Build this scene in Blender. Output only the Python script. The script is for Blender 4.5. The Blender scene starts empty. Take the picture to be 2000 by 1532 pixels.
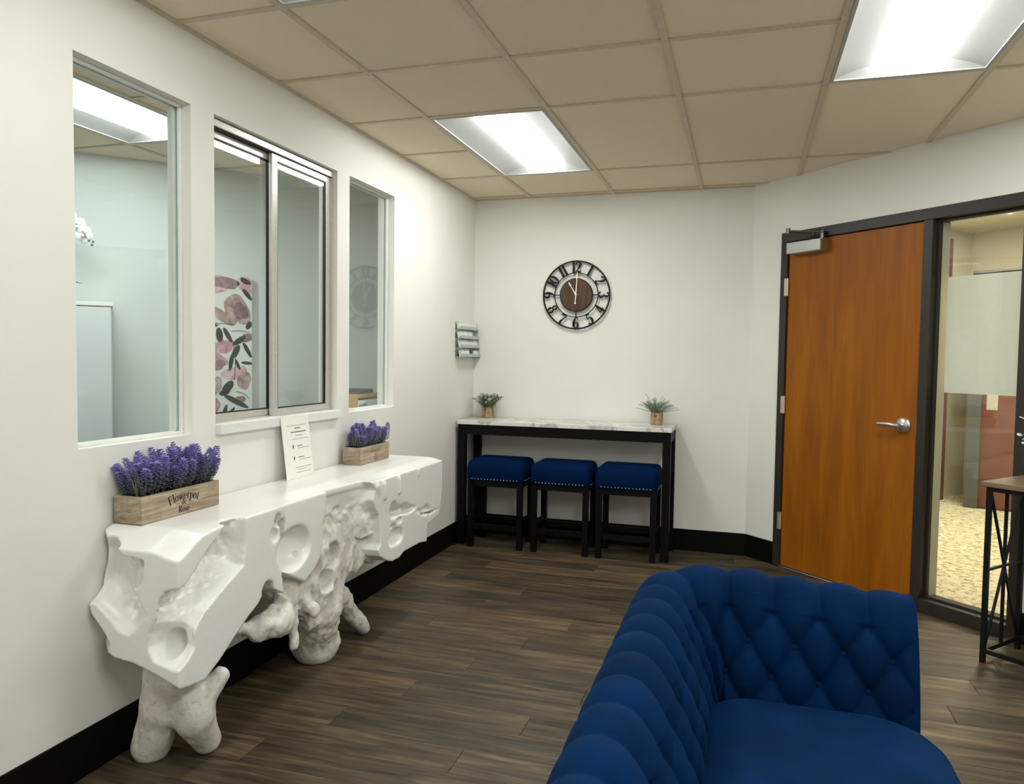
import bpy, bmesh, math, random
import numpy as np
from mathutils import Matrix, Vector, Euler

# ------------------------------------------------------------------ camera, world, exposure
SC = bpy.context.scene
COL = SC.collection
random.seed(7)

def cam_axes(yaw, pitch, roll):
    cy, sy = math.cos(yaw), math.sin(yaw); cp, sp = math.cos(pitch), math.sin(pitch)
    fwd = Vector((sy*cp, cy*cp, sp)); right = Vector((cy, -sy, 0)); up = right.cross(fwd)
    c, s = math.cos(roll), math.sin(roll)
    return c*right + s*up, -s*right + c*up, fwd
_cam = bpy.data.cameras.new('camera'); CAM = bpy.data.objects.new('camera', _cam); COL.objects.link(CAM)
_cam.sensor_width = 36.0; _cam.lens = 36.0*1464.76/2000.0; _cam.clip_start = 0.02
_r, _u, _f = cam_axes(math.radians(-17.1732), math.radians(-2.6934), math.radians(0.7804))
CAM.matrix_world = Matrix(((_r.x, _u.x, -_f.x, 1.9695), (_r.y, _u.y, -_f.y, -2.2473), (_r.z, _u.z, -_f.z, 1.350), (0, 0, 0, 1)))
SC.camera = CAM
W = bpy.data.worlds.new('world'); SC.world = W; W.use_nodes = True
W.node_tree.nodes['Background'].inputs[0].default_value = (0.5, 0.52, 0.55, 1)
W.node_tree.nodes['Background'].inputs[1].default_value = 0.02
SC.view_settings.view_transform = 'Standard'; SC.view_settings.look = 'None'
SC.view_settings.gamma = 1.0; SC.view_settings.use_curve_mapping = False
SC.view_settings.exposure = 0.5
LIGHT_ROOM = 20.0      # emission of the troffer diffusers in the waiting room
LIGHT_RECEPTION = 22.0
LIGHT_LOBBY = 30.0

H = 2.519          # ceiling height
YB = 3.128         # back wall
XC = 2.007         # where the angled door wall leaves the back wall
ANG = math.radians(44.35)
XR = 3.75          # right wall
YF = -4.6          # wall behind the camera
T = 0.6096         # ceiling module
W1 = 0.438         # first ceiling grid line
BASE_H = 0.152

# ------------------------------------------------------------------ helpers
def lin(r, g, b):
    def f(c):
        c /= 255.0
        return c/12.92 if c <= 0.04045 else ((c+0.055)/1.055)**2.4
    return (f(r), f(g), f(b), 1.0)

class NT:
    def __init__(s, name):
        s.m = bpy.data.materials.new(name); s.m.use_nodes = True
        s.t = s.m.node_tree; s.n = s.t.nodes; s.b = s.n['Principled BSDF']
    def node(s, typ, **kw):
        n = s.n.new(typ)
        for k, v in kw.items():
            if k.startswith('i_'):
                n.inputs[k[2:].replace('_', ' ')].default_value = v
            else: setattr(n, k, v)
        return n
    def link(s, a, b): s.t.links.new(a, b)
    def ramp(s, fac, stops):
        n = s.n.new('ShaderNodeValToRGB'); e = n.color_ramp.elements
        while len(e) < len(stops): e.new(0.5)
        for el, (p, c) in zip(e, stops): el.position = p; el.color = c
        s.link(fac, n.inputs['Fac']); return n.outputs['Color']
    def coords(s, scale=(1, 1, 1), kind='Object', rot=(0, 0, 0)):
        tc = s.n.new('ShaderNodeTexCoord'); mp = s.n.new('ShaderNodeMapping')
        mp.inputs['Scale'].default_value = scale; mp.inputs['Rotation'].default_value = rot
        s.link(tc.outputs[kind], mp.inputs['Vector']); return mp.outputs['Vector']
    def noise(s, vec, scale, detail=4, rough=0.5, dist=0.0):
        n = s.n.new('ShaderNodeTexNoise'); n.inputs['Scale'].default_value = scale
        n.inputs['Detail'].default_value = detail; n.inputs['Roughness'].default_value = rough
        n.inputs['Distortion'].default_value = dist
        if vec is not None: s.link(vec, n.inputs['Vector'])
        return n.outputs['Fac']
    def bump(s, h, strength=0.2, dist=0.01):
        n = s.n.new('ShaderNodeBump'); n.inputs['Strength'].default_value = strength
        n.inputs['Distance'].default_value = dist; s.link(h, n.inputs['Height'])
        s.link(n.outputs['Normal'], s.b.inputs['Normal'])
    def set(s, col=None, rough=None, metal=None, spec=None, **kw):
        if col is not None: s.b.inputs['Base Color'].default_value = col
        if rough is not None: s.b.inputs['Roughness'].default_value = rough
        if metal is not None: s.b.inputs['Metallic'].default_value = metal
        if spec is not None: s.b.inputs['Specular IOR Level'].default_value = spec
        return s

MATS = {}
def plain(name, col, rough=0.5, metal=0.0, spec=0.5, vary=0.06, scale=30.0, bump=0.0):
    """a procedural material: base colour broken up by a fine noise"""
    if name in MATS: return MATS[name]
    t = NT(name).set(col, rough, metal, spec)
    v = t.coords()
    n = t.noise(v, scale, 4)
    lo = tuple(c*(1-vary) for c in col[:3])+(1,); hi = tuple(min(1, c*(1+vary)) for c in col[:3])+(1,)
    t.link(t.ramp(n, [(0.3, lo), (0.7, hi)]), t.b.inputs['Base Color'])
    if bump: t.bump(n, bump, 0.002)
    MATS[name] = t.m; return t.m

def glass_mat(name, tint, ior=1.5, boost=1.0):
    t = NT(name); t.n.remove(t.b)
    out = t.n['Material Output']
    tr = t.node('ShaderNodeBsdfTransparent'); tr.inputs[0].default_value = tint
    gl = t.node('ShaderNodeBsdfGlossy'); gl.inputs['Roughness'].default_value = 0.0
    gl.inputs[0].default_value = (1, 1, 1, 1)
    lw = t.node('ShaderNodeLayerWeight'); lw.inputs['Blend'].default_value = 0.5
    pw = t.node('ShaderNodeMath', operation='POWER'); pw.inputs[1].default_value = 5.0
    t.link(lw.outputs['Facing'], pw.inputs[0])
    mu = t.node('ShaderNodeMath', operation='MULTIPLY_ADD'); mu.inputs[1].default_value = 0.95*boost
    mu.inputs[2].default_value = ((ior-1)/(ior+1))**2*boost; mu.use_clamp = True
    t.link(pw.outputs[0], mu.inputs[0])
    mx = t.node('ShaderNodeMixShader'); t.link(mu.outputs[0], mx.inputs[0])
    t.link(tr.outputs[0], mx.inputs[1]); t.link(gl.outputs[0], mx.inputs[2]); t.link(mx.outputs[0], out.inputs[0])
    return t.m

def emit_mat(name, col, strength):
    t = NT(name); t.set((0.9, 0.9, 0.9, 1), 0.6)
    t.b.inputs['Emission Color'].default_value = col; t.b.inputs['Emission Strength'].default_value = strength
    return t.m

class MB:
    """collects shapes into one mesh"""
    def __init__(s): s.v = []; s.f = []
    def add(s, vs, fs):
        o = len(s.v); s.v += [tuple(v) for v in vs]; s.f += [tuple(i+o for i in f) for f in fs]; return s
    def box(s, x0, x1, y0, y1, z0, z1, M=None):
        vs = [Vector(p) for p in ((x0,y0,z0),(x1,y0,z0),(x1,y1,z0),(x0,y1,z0),(x0,y0,z1),(x1,y0,z1),(x1,y1,z1),(x0,y1,z1))]
        if M is not None: vs = [M @ v for v in vs]
        return s.add(vs, [(0,3,2,1),(4,5,6,7),(0,1,5,4),(1,2,6,5),(2,3,7,6),(3,0,4,7)])
    def bar(s, a, b, w, h=None, up=(0,0,1)):
        """square bar from a to b"""
        a, b = Vector(a), Vector(b); d = (b-a); L = d.length; d.normalize(); h = h or w
        u = Vector(up)
        if abs(d.dot(u)) > 0.98: u = Vector((1, 0, 0))
        sx = d.cross(u).normalized(); sy = sx.cross(d).normalized()
        M = Matrix(((sx.x, d.x, sy.x, a.x), (sx.y, d.y, sy.y, a.y), (sx.z, d.z, sy.z, a.z), (0, 0, 0, 1)))
        return s.box(-w/2, w/2, 0, L, -h/2, h/2, M)
    def tube(s, pts, r, seg=10, cap=True):
        pts = [Vector(p) for p in pts]; n = len(pts)
        rs = r if isinstance(r, (list, tuple)) else [r]*n
        vs = []; fs = []; ref = None
        for i, p in enumerate(pts):
            d = (pts[min(i+1, n-1)] - pts[max(i-1, 0)]).normalized()
            if ref is None: ref = Vector((0, 0, 1)) if abs(d.z) < 0.9 else Vector((1, 0, 0))
            sx = d.cross(ref).normalized(); sy = sx.cross(d).normalized(); ref = sy
            for k in range(seg):
                a = 2*math.pi*k/seg; vs.append(p + (sx*math.cos(a) + sy*math.sin(a))*rs[i])
        for i in range(n-1):
            for k in range(seg):
                k2 = (k+1) % seg; fs.append((i*seg+k, i*seg+k2, (i+1)*seg+k2, (i+1)*seg+k))
        if cap: fs.append(tuple(range(seg-1, -1, -1))); fs.append(tuple((n-1)*seg+k for k in range(seg)))
        return s.add(vs, fs)
    def lathe(s, prof, seg=24, M=None, closed=False):
        """prof: list of (r, z)"""
        vs = []; fs = []; n = len(prof)
        for (r, z) in prof:
            for k in range(seg):
                a = 2*math.pi*k/seg; v = Vector((r*math.cos(a), r*math.sin(a), z)); vs.append(M @ v if M else v)
        m = n if closed else n-1
        for i in range(m):
            j = (i+1) % n
            for k in range(seg):
                k2 = (k+1) % seg; fs.append((i*seg+k, i*seg+k2, j*seg+k2, j*seg+k))
        if not closed:
            fs.append(tuple(range(seg-1, -1, -1))); fs.append(tuple((n-1)*seg+k for k in range(seg)))
        return s.add(vs, fs)
    def prism(s, poly, z0, z1, M=None):
        n = len(poly); vs = [Vector((p[0], p[1], z)) for z in (z0, z1) for p in poly]
        if M is not None: vs = [M @ v for v in vs]
        fs = [tuple(range(n-1, -1, -1)), tuple(range(n, 2*n))]
        for i in range(n): j = (i+1) % n; fs.append((i, j, n+j, n+i))
        return s.add(vs, fs)
    def ell(s, c, r, seg=10, rings=6, M=None):
        vs = []; fs = []
        for i in range(rings+1):
            th = math.pi*i/rings
            for k in range(seg):
                a = 2*math.pi*k/seg
                v = Vector((c[0]+r[0]*math.sin(th)*math.cos(a), c[1]+r[1]*math.sin(th)*math.sin(a), c[2]+r[2]*math.cos(th)))
                vs.append(M @ v if M is not None else v)
        for i in range(rings):
            for k in range(seg):
                k2 = (k+1) % seg; fs.append((i*seg+k, (i+1)*seg+k, (i+1)*seg+k2, i*seg+k2))
        return s.add(vs, fs)
    def mesh(s, name, mat, smooth=False):
        me = bpy.data.meshes.new(name); me.from_pydata(s.v, [], s.f); me.validate(); me.update()
        bm = bmesh.new(); bm.from_mesh(me); bmesh.ops.remove_doubles(bm, verts=bm.verts, dist=1e-6)
        bmesh.ops.recalc_face_normals(bm, faces=bm.faces); bm.to_mesh(me); bm.free()
        if mat: me.materials.append(mat)
        if smooth:
            me.polygons.foreach_set('use_smooth', [True]*len(me.polygons))
            try: me.set_sharp_from_angle(angle=math.radians(40))
            except Exception: pass
        return me
    def build(s, name, mat, parent=None, smooth=False, bevel=0.0, loc=None, rotz=0.0):
        return place(name, s.mesh(name, mat, smooth), parent, bevel, loc, rotz)

def place(name, me, parent=None, bevel=0.0, loc=None, rotz=0.0):
    o = bpy.data.objects.new(name, me); COL.objects.link(o)
    if parent is not None: o.parent = parent
    if loc is not None: o.location = loc
    if rotz: o.rotation_euler = (0, 0, rotz)
    if bevel:
        b = o.modifiers.new('bevel', 'BEVEL'); b.width = bevel; b.segments = 2; b.limit_method = 'ANGLE'
        b.harden_normals = False
    return o

def tag(o, label=None, cat=None, group=None, kind=None):
    if label: o['label'] = label
    if cat: o['category'] = cat
    if group: o['group'] = group
    if kind: o['kind'] = kind
    return o
def thing(name, loc, label, cat, rotz=0.0, group=None):
    o = bpy.data.objects.new(name, None); COL.objects.link(o); o.location = loc; o.rotation_euler = (0, 0, rotz)
    o.empty_display_size = 0.05
    return tag(o, label, cat, group)
def struct(o, label=None): return tag(o, label, None, None, 'structure')
def root(name, loc, rotz=0.0, label=None):
    o = bpy.data.objects.new(name, None); COL.objects.link(o); o.location = loc; o.rotation_euler = (0, 0, rotz)
    return struct(o, label)

def catmull(pts, n=6):
    out = []; P = [pts[0]] + list(pts) + [pts[-1]]
    for i in range(1, len(P)-2):
        for k in range(n):
            t = k/n
            out.append(tuple(0.5*((2*b) + (-a+c)*t + (2*a-5*b+4*c-d)*t*t + (-a+3*b-3*c+d)*t**3)
                             for a, b, c, d in zip(P[i-1], P[i], P[i+1], P[i+2])))
    out.append(tuple(pts[-1])); return out

# ------------------------------------------------------------------ materials
def make_wall():
    t = NT('wall_paint').set(lin(226, 223, 214), 0.62, 0, 0.25)
    v = t.coords(); n = t.noise(v, 220, 3); t.bump(n, 0.05, 0.002)
    n2 = t.noise(v, 3.0, 3)
    t.link(t.ramp(n2, [(0.2, lin(232, 230, 222)), (0.8, lin(237, 235, 228))]), t.b.inputs['Base Color'])
    return t.m
M_WALL = make_wall()
def make_tile():
    t = NT('ceiling_tile').set(lin(196, 188, 170), 0.9, 0, 0.1)
    v = t.coords(); n = t.noise(v, 260, 5, 0.7); n2 = t.noise(v, 60, 4, 0.6)
    info = t.node('ShaderNodeObjectInfo')
    c = t.ramp(n, [(0.30, lin(204, 188, 160)), (0.42, lin(240, 225, 200)), (0.8, lin(245, 231, 208))])
    mx = t.node('ShaderNodeMix', data_type='RGBA', blend_type='MULTIPLY'); mx.inputs[0].default_value = 1.0
    t.link(c, mx.inputs[6])
    t.link(t.ramp(info.outputs['Random'], [(0.0, (0.94, 0.94, 0.94, 1)), (1.0, (1, 1, 1, 1))]), mx.inputs[7])
    t.link(mx.outputs[2], t.b.inputs['Base Color'])
    t.bump(n2, 0.25, 0.003); return t.m
M_TILE = make_tile()
M_GRID = plain('ceiling_grid_paint', lin(208, 194, 170), 0.5, 0, 0.3)
M_BASE = plain('black_rubber_base', (0.0025, 0.0024, 0.0022, 1), 0.6, 0, 0.12)
M_WHITE = plain('white_trim_paint', lin(232, 231, 226), 0.4, 0, 0.4, 0.02)
M_ALU = plain('brushed_aluminium', lin(206, 204, 196), 0.35, 0.4, 0.5, 0.05, 80)
M_GASKET = plain('black_gasket', (0.004, 0.004, 0.004, 1), 0.5)
M_GLASS = glass_mat('window_glass', (0.95, 0.975, 0.968, 1), 1.52, 1.0)
M_GLASS_DOOR = glass_mat('sidelight_glass', (0.93, 0.94, 0.9, 1), 1.5)
M_ACRYL = glass_mat('clear_acrylic', (0.93, 0.955, 0.95, 1), 1.45)
def make_plank():
    t = NT('dark_oak_plank').set(None, 0.42, 0, 0.4)
    info = t.node('ShaderNodeObjectInfo')
    tc = t.node('ShaderNodeTexCoord'); add = t.node('ShaderNodeVectorMath', operation='ADD')
    sc = t.node('ShaderNodeVectorMath', operation='SCALE')
    t.link(info.outputs['Random'], sc.inputs['Scale']); sc.inputs[0].default_value = (37.0, 91.0, 13.0)
    t.link(tc.outputs['Object'], add.inputs[0]); t.link(sc.outputs[0], add.inputs[1])
    mp = t.node('ShaderNodeMapping'); mp.inputs['Scale'].default_value = (1.1, 13.0, 13.0); t.link(add.outputs[0], mp.inputs['Vector'])
    g = t.noise(mp.outputs[0], 3.0, 8, 0.62, 0.6)
    mp2 = t.node('ShaderNodeMapping'); mp2.inputs['Scale'].default_value = (1.6, 6.0, 6.0); t.link(add.outputs[0], mp2.inputs['Vector'])
    g2 = t.noise(mp2.outputs[0], 1.3, 4, 0.55, 0.3)
    mp3 = t.node('ShaderNodeMapping'); mp3.inputs['Scale'].default_value = (3.0, 60.0, 60.0); t.link(add.outputs[0], mp3.inputs['Vector'])
    g3 = t.noise(mp3.outputs[0], 2.0, 3, 0.6)
    c = t.ramp(g, [(0.22, lin(36, 30, 22)), (0.42, lin(76, 65, 50)), (0.58, lin(104, 90, 70)), (0.78, lin(152, 132, 104))])
    c2 = t.ramp(g2, [(0.25, (0.38, 0.38, 0.40, 1)), (0.7, (1.15, 1.1, 1.05, 1))])
    mx = t.node('ShaderNodeMix', data_type='RGBA', blend_type='MULTIPLY'); mx.inputs[0].default_value = 0.9
    t.link(c, mx.inputs[6]); t.link(c2, mx.inputs[7])
    rnd = t.ramp(info.outputs['Random'], [(0.0, (0.55, 0.55, 0.57, 1)), (0.6, (0.95, 0.93, 0.9, 1)), (1.0, (1.25, 1.18, 1.08, 1))])
    mx2 = t.node('ShaderNodeMix', data_type='RGBA', blend_type='MULTIPLY'); mx2.inputs[0].default_value = 1.0
    t.link(mx.outputs[2], mx2.inputs[6]); t.link(rnd, mx2.inputs[7])
    t.link(mx2.outputs[2], t.b.inputs['Base Color'])
    t.link(t.ramp(g3, [(0.3, (0.36, 0.36, 0.36, 1)), (0.7, (0.52, 0.52, 0.52, 1))]), t.b.inputs['Roughness'])
    t.bump(g3, 0.15, 0.001); return t.m
M_PLANK = make_plank()
M_SUB = plain('subfloor', (0.006, 0.005, 0.004, 1), 0.9)

# ------------------------------------------------------------------ setting: floor
floor = struct(MB().box(-0.2, XR+0.15, YF-0.1, YB+0.2, -0.06, -0.0045).build('floor', M_SUB), 'dark brown wood-look plank floor of the waiting room')
PW, PL = 0.152, 1.22
row = 0; y = YF
def wall_x_limit(yy):
    """x of the angled door wall at depth yy"""
    return XC + (YB-yy)/math.tan(ANG)
plank_full = None
while y < YB:
    x = 0.0 - ((row*0.437) % 1.0)*PL
    yc = min(y+PW, YB+0.01)
    lim = min(XR, max(wall_x_limit(y+PW), wall_x_limit(y))+0.01) if y+PW > YB-(XR-XC)*math.tan(ANG) else XR
    while x < lim:
        a, b = max(x, 0.0), min(x+PL, lim)
        if b-a > 0.03:
            L, Wd = b-a, yc-y
            m = MB(); e = 0.0012; g = 0.0006
            z0, z1 = -0.0044, 0.0
            vs = [(g,g,z0),(L-g,g,z0),(L-g,Wd-g,z0),(g,Wd-g,z0), (g,g,z1-e),(L-g,g,z1-e),(L-g,Wd-g,z1-e),(g,Wd-g,z1-e),
                  (g+e,g+e,z1),(L-g-e,g+e,z1),(L-g-e,Wd-g-e,z1),(g+e,Wd-g-e,z1)]
            m.add(vs, [(0,3,2,1),(0,1,5,4),(1,2,6,5),(2,3,7,6),(3,0,4,7),(4,5,9,8),(5,6,10,9),(6,7,11,10),(7,4,8,11),(8,9,10,11)])
            if abs(L-PL) < 1e-6 and abs(Wd-PW) < 1e-6:
                if plank_full is None: plank_full = m.mesh('plank', M_PLANK)
                me = plank_full
            else: me = m.mesh('plank', M_PLANK)
            o = place('plank', me, floor); o.location = (a, y, 0)
        x += PL
    y += PW; row += 1

# ------------------------------------------------------------------ setting: walls
WT = 0.105       # thickness of the window wall
WIN = [(-0.4305, 0.076, 1.043, 2.262), (0.204, 1.119, 1.066, 2.266), (1.240, 1.761, 1.047, 2.272)]
def wall_with_holes(u0, u1, z0, z1, holes, d0, d1, axis='y'):
    m = MB(); us = sorted({u0, u1} | {h[0] for h in holes} | {h[1] for h in holes})
    for a, b in zip(us[:-1], us[1:]):
        c = (a+b)/2; hs = [h for h in holes if h[0] < c < h[1]]
        segs = [(z0, z1)] if not hs else [(z0, hs[0][2]), (hs[0][3], z1)]
        for (p, q) in segs:
            if q-p > 1e-5:
                if axis == 'y': m.box(d0, d1, a, b, p, q)
                else: m.box(a, b, d0, d1, p, q)
    return m
struct(wall_with_holes(YF, YB+0.12, 0, H+0.02, WIN, -WT, 0.0).build('wall_left', M_WALL), 'off-white wall with three windows into the reception office')
struct(MB().box(0.0, XC+0.0, YB, YB+0.12, 0, H+0.02).build('wall_back', M_WALL), 'off-white back wall behind the clock and bar table')
struct(MB().box(XR, XR+0.12, YF, YB-(XR-XC)*math.tan(ANG)-0.1, 0, H+0.02).build('wall_right', M_WALL), 'off-white right wall outside the view')
struct(MB().box(-0.1, XR+0.12, YF-0.12, YF, 0, H+0.02).build('wall_front', M_WALL), 'off-white wall behind the viewer')
# angled door wall: local x along the wall, local y towards the lobby
DW = (XC, YB, 0.0)
FR0, FR1, FRH = 0.254, 1.768, 2.170
LW = (XR-XC)/math.cos(ANG) + 0.12
m = MB(); m.box(0, FR0+0.02, 0, 0.12, 0, H+0.02); m.box(FR1-0.02, LW, 0, 0.12, 0, H+0.02); m.box(FR0+0.02, FR1-0.02, 0, 0.12, FRH-0.02, H+0.02)
struct(m.build('wall_angled', M_WALL, loc=DW, rotz=-ANG), 'off-white angled wall around the wooden door')
# baseboards
bt = 0.008
struct(MB().box(0.0, bt, YF, YB, 0, BASE_H).build('baseboard_left', M_BASE, bevel=0.003), 'black rubber baseboard under the office windows')
struct(MB().box(bt, XC, YB-bt, YB, 0, BASE_H).build('baseboard_back', M_BASE, bevel=0.003), 'black rubber baseboard on the back wall')
struct(MB().box(0.004, FR0, -bt, 0, 0, BASE_H).build('baseboard_angled', M_BASE, bevel=0.003, loc=DW, rotz=-ANG), 'black rubber baseboard left of the door')
struct(MB().box(FR1, LW-0.15, -bt, 0, 0, BASE_H).build('baseboard_angled', M_BASE, bevel=0.003, loc=DW, rotz=-ANG), 'black rubber baseboard right of the sidelight')
struct(MB().box(XR-bt, XR, YF, YB-(XR-XC)*math.tan(ANG)-0.1, 0, BASE_H).build('baseboard_right', M_BASE, bevel=0.003), 'black rubber baseboard on the right wall')

# reception office shell (seen through the windows); its far wall runs at 45 degrees
RX, RY0 = -3.3, -3.4
RA = (-0.0, 3.130); RB = (RX, RX+3.130)
struct(MB().box(RX, -WT, RY0, 3.05, -0.06, -0.002).build('floor_reception', plain('reception_carpet', lin(92, 92, 90), 0.95)), 'grey office floor behind the windows')
Lr = math.hypot(RA[0]-RB[0], RA[1]-RB[1])
M_RWALL = plain('reception_wall_paint', lin(214, 220, 216), 0.6, 0, 0.25, 0.02, 4)
struct(MB().box(0, Lr, 0, 0.1, 0, H+0.02).build('wall_reception_angled', M_RWALL, loc=(RB[0], RB[1], 0), rotz=math.radians(45)), 'pale angled wall inside the reception office')
struct(MB().box(RX-0.1, RX, RY0, RB[1]+0.05, 0, H+0.02).build('wall_reception_left', M_RWALL), 'pale far side wall of the reception office')
struct(MB().box(RX-0.1, -WT, RY0-0.1, RY0, 0, H+0.02).build('wall_reception_front', M_RWALL), 'pale end wall of the reception office')

# ------------------------------------------------------------------ setting: ceiling of single tiles in a metal grid
def clip_poly(poly, n, d):
    """keep n.p <= d"""
    out = []
    for i in range(len(poly)):
        p, q = poly[i], poly[(i+1) % len(poly)]
        dp = n[0]*p[0]+n[1]*p[1]-d; dq = n[0]*q[0]+n[1]*q[1]-d
        if dp <= 0: out.append(p)
        if dp*dq < 0:
            t = dp/(dp-dq); out.append((p[0]+(q[0]-p[0])*t, p[1]+(q[1]-p[1])*t))
    return out
ceiling = struct(MB().box(RX-0.1, XR+0.12, YF-0.12, YB+0.12, H+0.16, H+0.2).build('ceiling', plain('plenum', (0.05, 0.05, 0.05, 1), 0.9)), 'dropped ceiling of beige mineral tiles in a metal grid')
FIX = {}   # (column, k) of the two-module fixtures
NA = (math.sin(ANG), math.cos(ANG)); DA = NA[0]*XC + NA[1]*YB            # door wall half plane
NR = (-math.sin(math.radians(45)), math.cos(math.radians(45))); DR = NR[0]*RA[0] + NR[1]*RA[1]
fixtures = [(1, 2, 'room'), (4, 0, 'room'), (1, -2, 'room'), (4, -4, 'room'), (1, -6, 'room'), (-2, 0, 'rec'), (-2, -4, 'rec')]  # rear room pair and rear office fixture are unseen, added for extra light
occupied = set()
for c, k, _ in fixtures: occupied |= {(c, k), (c, k+1)}
def col_x(c): return W1 + (c-1)*T
def region_clip(poly, room):
    if room == 'room':
        poly = clip_poly(poly, (-1, 0), 0.0); poly = clip_poly(poly, (0, 1), YB) if poly else poly
        poly = clip_poly(poly, NA, DA) if poly else poly; poly = clip_poly(poly, (1, 0), XR) if poly else poly
        poly = clip_poly(poly, (0, -1), -YF) if poly else poly
    else:
        poly = clip_poly(poly, (1, 0), -WT); poly = clip_poly(poly, NR, DR) if poly else poly
        poly = clip_poly(poly, (-1, 0), -RX) if poly else poly; poly = clip_poly(poly, (0, -1), -RY0) if poly else poly
    return poly
TILE_UP = 0.007
tile_cache = {}
def area(p): return abs(sum(p[i][0]*p[(i+1) % len(p)][1]-p[(i+1) % len(p)][0]*p[i][1] for i in range(len(p))))/2
def add_tile(x0, x1, y0, y1, room):
    poly = region_clip([(x0, y0), (x1, y0), (x1, y1), (x0, y1)], room)
    if len(poly) < 3 or area(poly) < 0.004: return
    full = area(poly) > (x1-x0)*(y1-y0)-1e-4
    key = (round(x1-x0, 4), round(y1-y0, 4))
    if full and key in tile_cache: me = tile_cache[key]
    else:
        q = [(p[0]-x0, p[1]-y0) for p in poly]
        me = MB().prism(q, TILE_UP, TILE_UP+0.015).mesh('ceiling_tile', M_TILE)
        if full: tile_cache[key] = me
    o = place('ceiling_tile', me, ceiling); o.location = (x0, y0, H)
bars = []
for room, cols, ks in (('room', range(0, 7), range(-8, 6)), ('rec', range(-5, 1), range(-6, 6))):
    for c in cols:
        x0, x1 = col_x(c), col_x(c+1)
        k = ks[0]
        while k <= ks[-1]:
            if (c, k) in occupied: k += 1; continue
            two = room == 'room' and c >= 2 and k % 4 == 2 and (c, k+1) not in occupied and k+1 <= 4
            add_tile(x0, x1, k*T, (k+(2 if two else 1))*T, room)
            k += 2 if two else 1
BW = 0.024
def add_bar(x0, x1, y0, y1, room, dz=0.0):
    poly = region_clip([(x0, y0), (x1, y0), (x1, y1), (x0, y1)], room)
    if len(poly) < 3 or area(poly) < 0.0004: return
    ox, oy = poly[0]
    o = MB().prism([(p[0]-ox, p[1]-oy) for p in poly], dz, TILE_UP).build('grid_bar', M_GRID, ceiling); o.location = (ox, oy, H)
for room, cols, ks in (('room', range(1, 7), (-8, 6)), ('rec', range(-4, 1), (-6, 6))):
    for c in cols: add_bar(col_x(c)-BW/2, col_x(c)+BW/2, ks[0]*T, ks[1]*T, room)
    for c in ([0]+list(cols) if room == 'room' else [-5]+list(cols)):
        for k in range(ks[0], ks[1]):
            if (c, k) in occupied and (c, k-1) in occupied and (c, k, ) not in [(f[0], f[1]) for f in fixtures]: continue
            if room == 'room' and c >= 2 and k % 4 == 3 and k <= 4 and (c, k) not in occupied and (c, k-1) not in occupied: continue
            add_bar(col_x(c)+BW/2, col_x(c+1)-BW/2, k*T-BW/2, k*T+BW/2, room, 0.0006)
# wall angle strips
m = MB(); m.box(0, 0.018, YF, YB, H-0.001, H+TILE_UP); m.box(0.018, XC, YB-0.018, YB, H-0.001, H+TILE_UP)
m.build('wall_angle', M_GRID, ceiling)

# ------------------------------------------------------------------ ceiling lights
M_FIX = plain('troffer_enamel', lin(176, 176, 172), 0.5, 0, 0.3, 0.01)
LAMP_COL = (0.955, 1.0, 0.985, 1)
LAMP_GAIN = {(1, 2): 0.95, (4, 0): 1.45, (1, -2): 0.45, (4, -4): 2.0, (1, -6): 0.9}   # strengths tuned per fixture to balance the wall brightness
M_LAMPS = {k: emit_mat('diffuser_glow', LAMP_COL, LIGHT_ROOM*g) for k, g in LAMP_GAIN.items()}
M_LAMP_REC = emit_mat('diffuser_glow_office', (0.95, 1.0, 0.99, 1), LIGHT_RECEPTION)
def make_light(name_label, cx, cy, mat, group):
    t = thing('ceiling_light', (cx, cy, H), name_label, 'ceiling light', group=group)
    w, l = T/2-0.013, T-0.013
    fr = MB()
    for (a, b, c, d) in ((-w, w, -l, -l+0.014), (-w, w, l-0.014, l), (-w, -w+0.014, -l+0.014, l-0.014), (w-0.014, w, -l+0.014, l-0.014)):
        fr.box(a, b, c, d, -0.001, 0.006)
    fr.build('frame', M_FIX, t)
    # curved side reflectors
    for s in (-1, 1):
        pr = MB(); n = 10; pts = []
        for i in range(n+1):
            u = i/n; pts.append((s*(w-0.014 - u*(w-0.014-0.09)), 0.004 + 0.034*math.sin(u*math.pi/2)**0.9))
        vs = []; fs = []
        for (x, z) in pts: vs += [(x, -l+0.014, z), (x, l-0.014, z)]
        for i in range(n): fs.append((2*i, 2*i+1, 2*i+3, 2*i+2))
        pr.add(vs, fs); pr.build('reflector', M_FIX, t, smooth=True)
    for s in (-1, 1):
        e = MB(); yy = s*(l-0.014); yi = s*(l-0.06)
        e.add([(-w+0.014, yy, 0.004), (w-0.014, yy, 0.004), (w-0.014-0.05, yi, 0.044), (-w+0.014+0.05, yi, 0.044)], [(0, 1, 2, 3)])
        e.build('end_cap', M_FIX, t)
    d = MB(); vs = []; fs = []; n = 12; L2 = l-0.03
    for i in range(n+1):
        a = math.pi*i/n; vs += [(0.098*math.cos(a), -L2, 0.034-0.038*math.sin(a)**0.8), (0.098*math.cos(a), L2, 0.034-0.038*math.sin(a)**0.8)]
    for i in range(n): fs.append((2*i, 2*i+1, 2*i+3, 2*i+2))
    fs.append(tuple(2*i for i in range(n+1))); fs.append(tuple(2*i+1 for i in range(n, -1, -1)))
    d.add(vs, fs); d.build('diffuser', mat, t, smooth=True)
    MB().box(-w, w, -l, l, 0.10, 0.12).build('housing', M_FIX, t)
    return t
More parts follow.
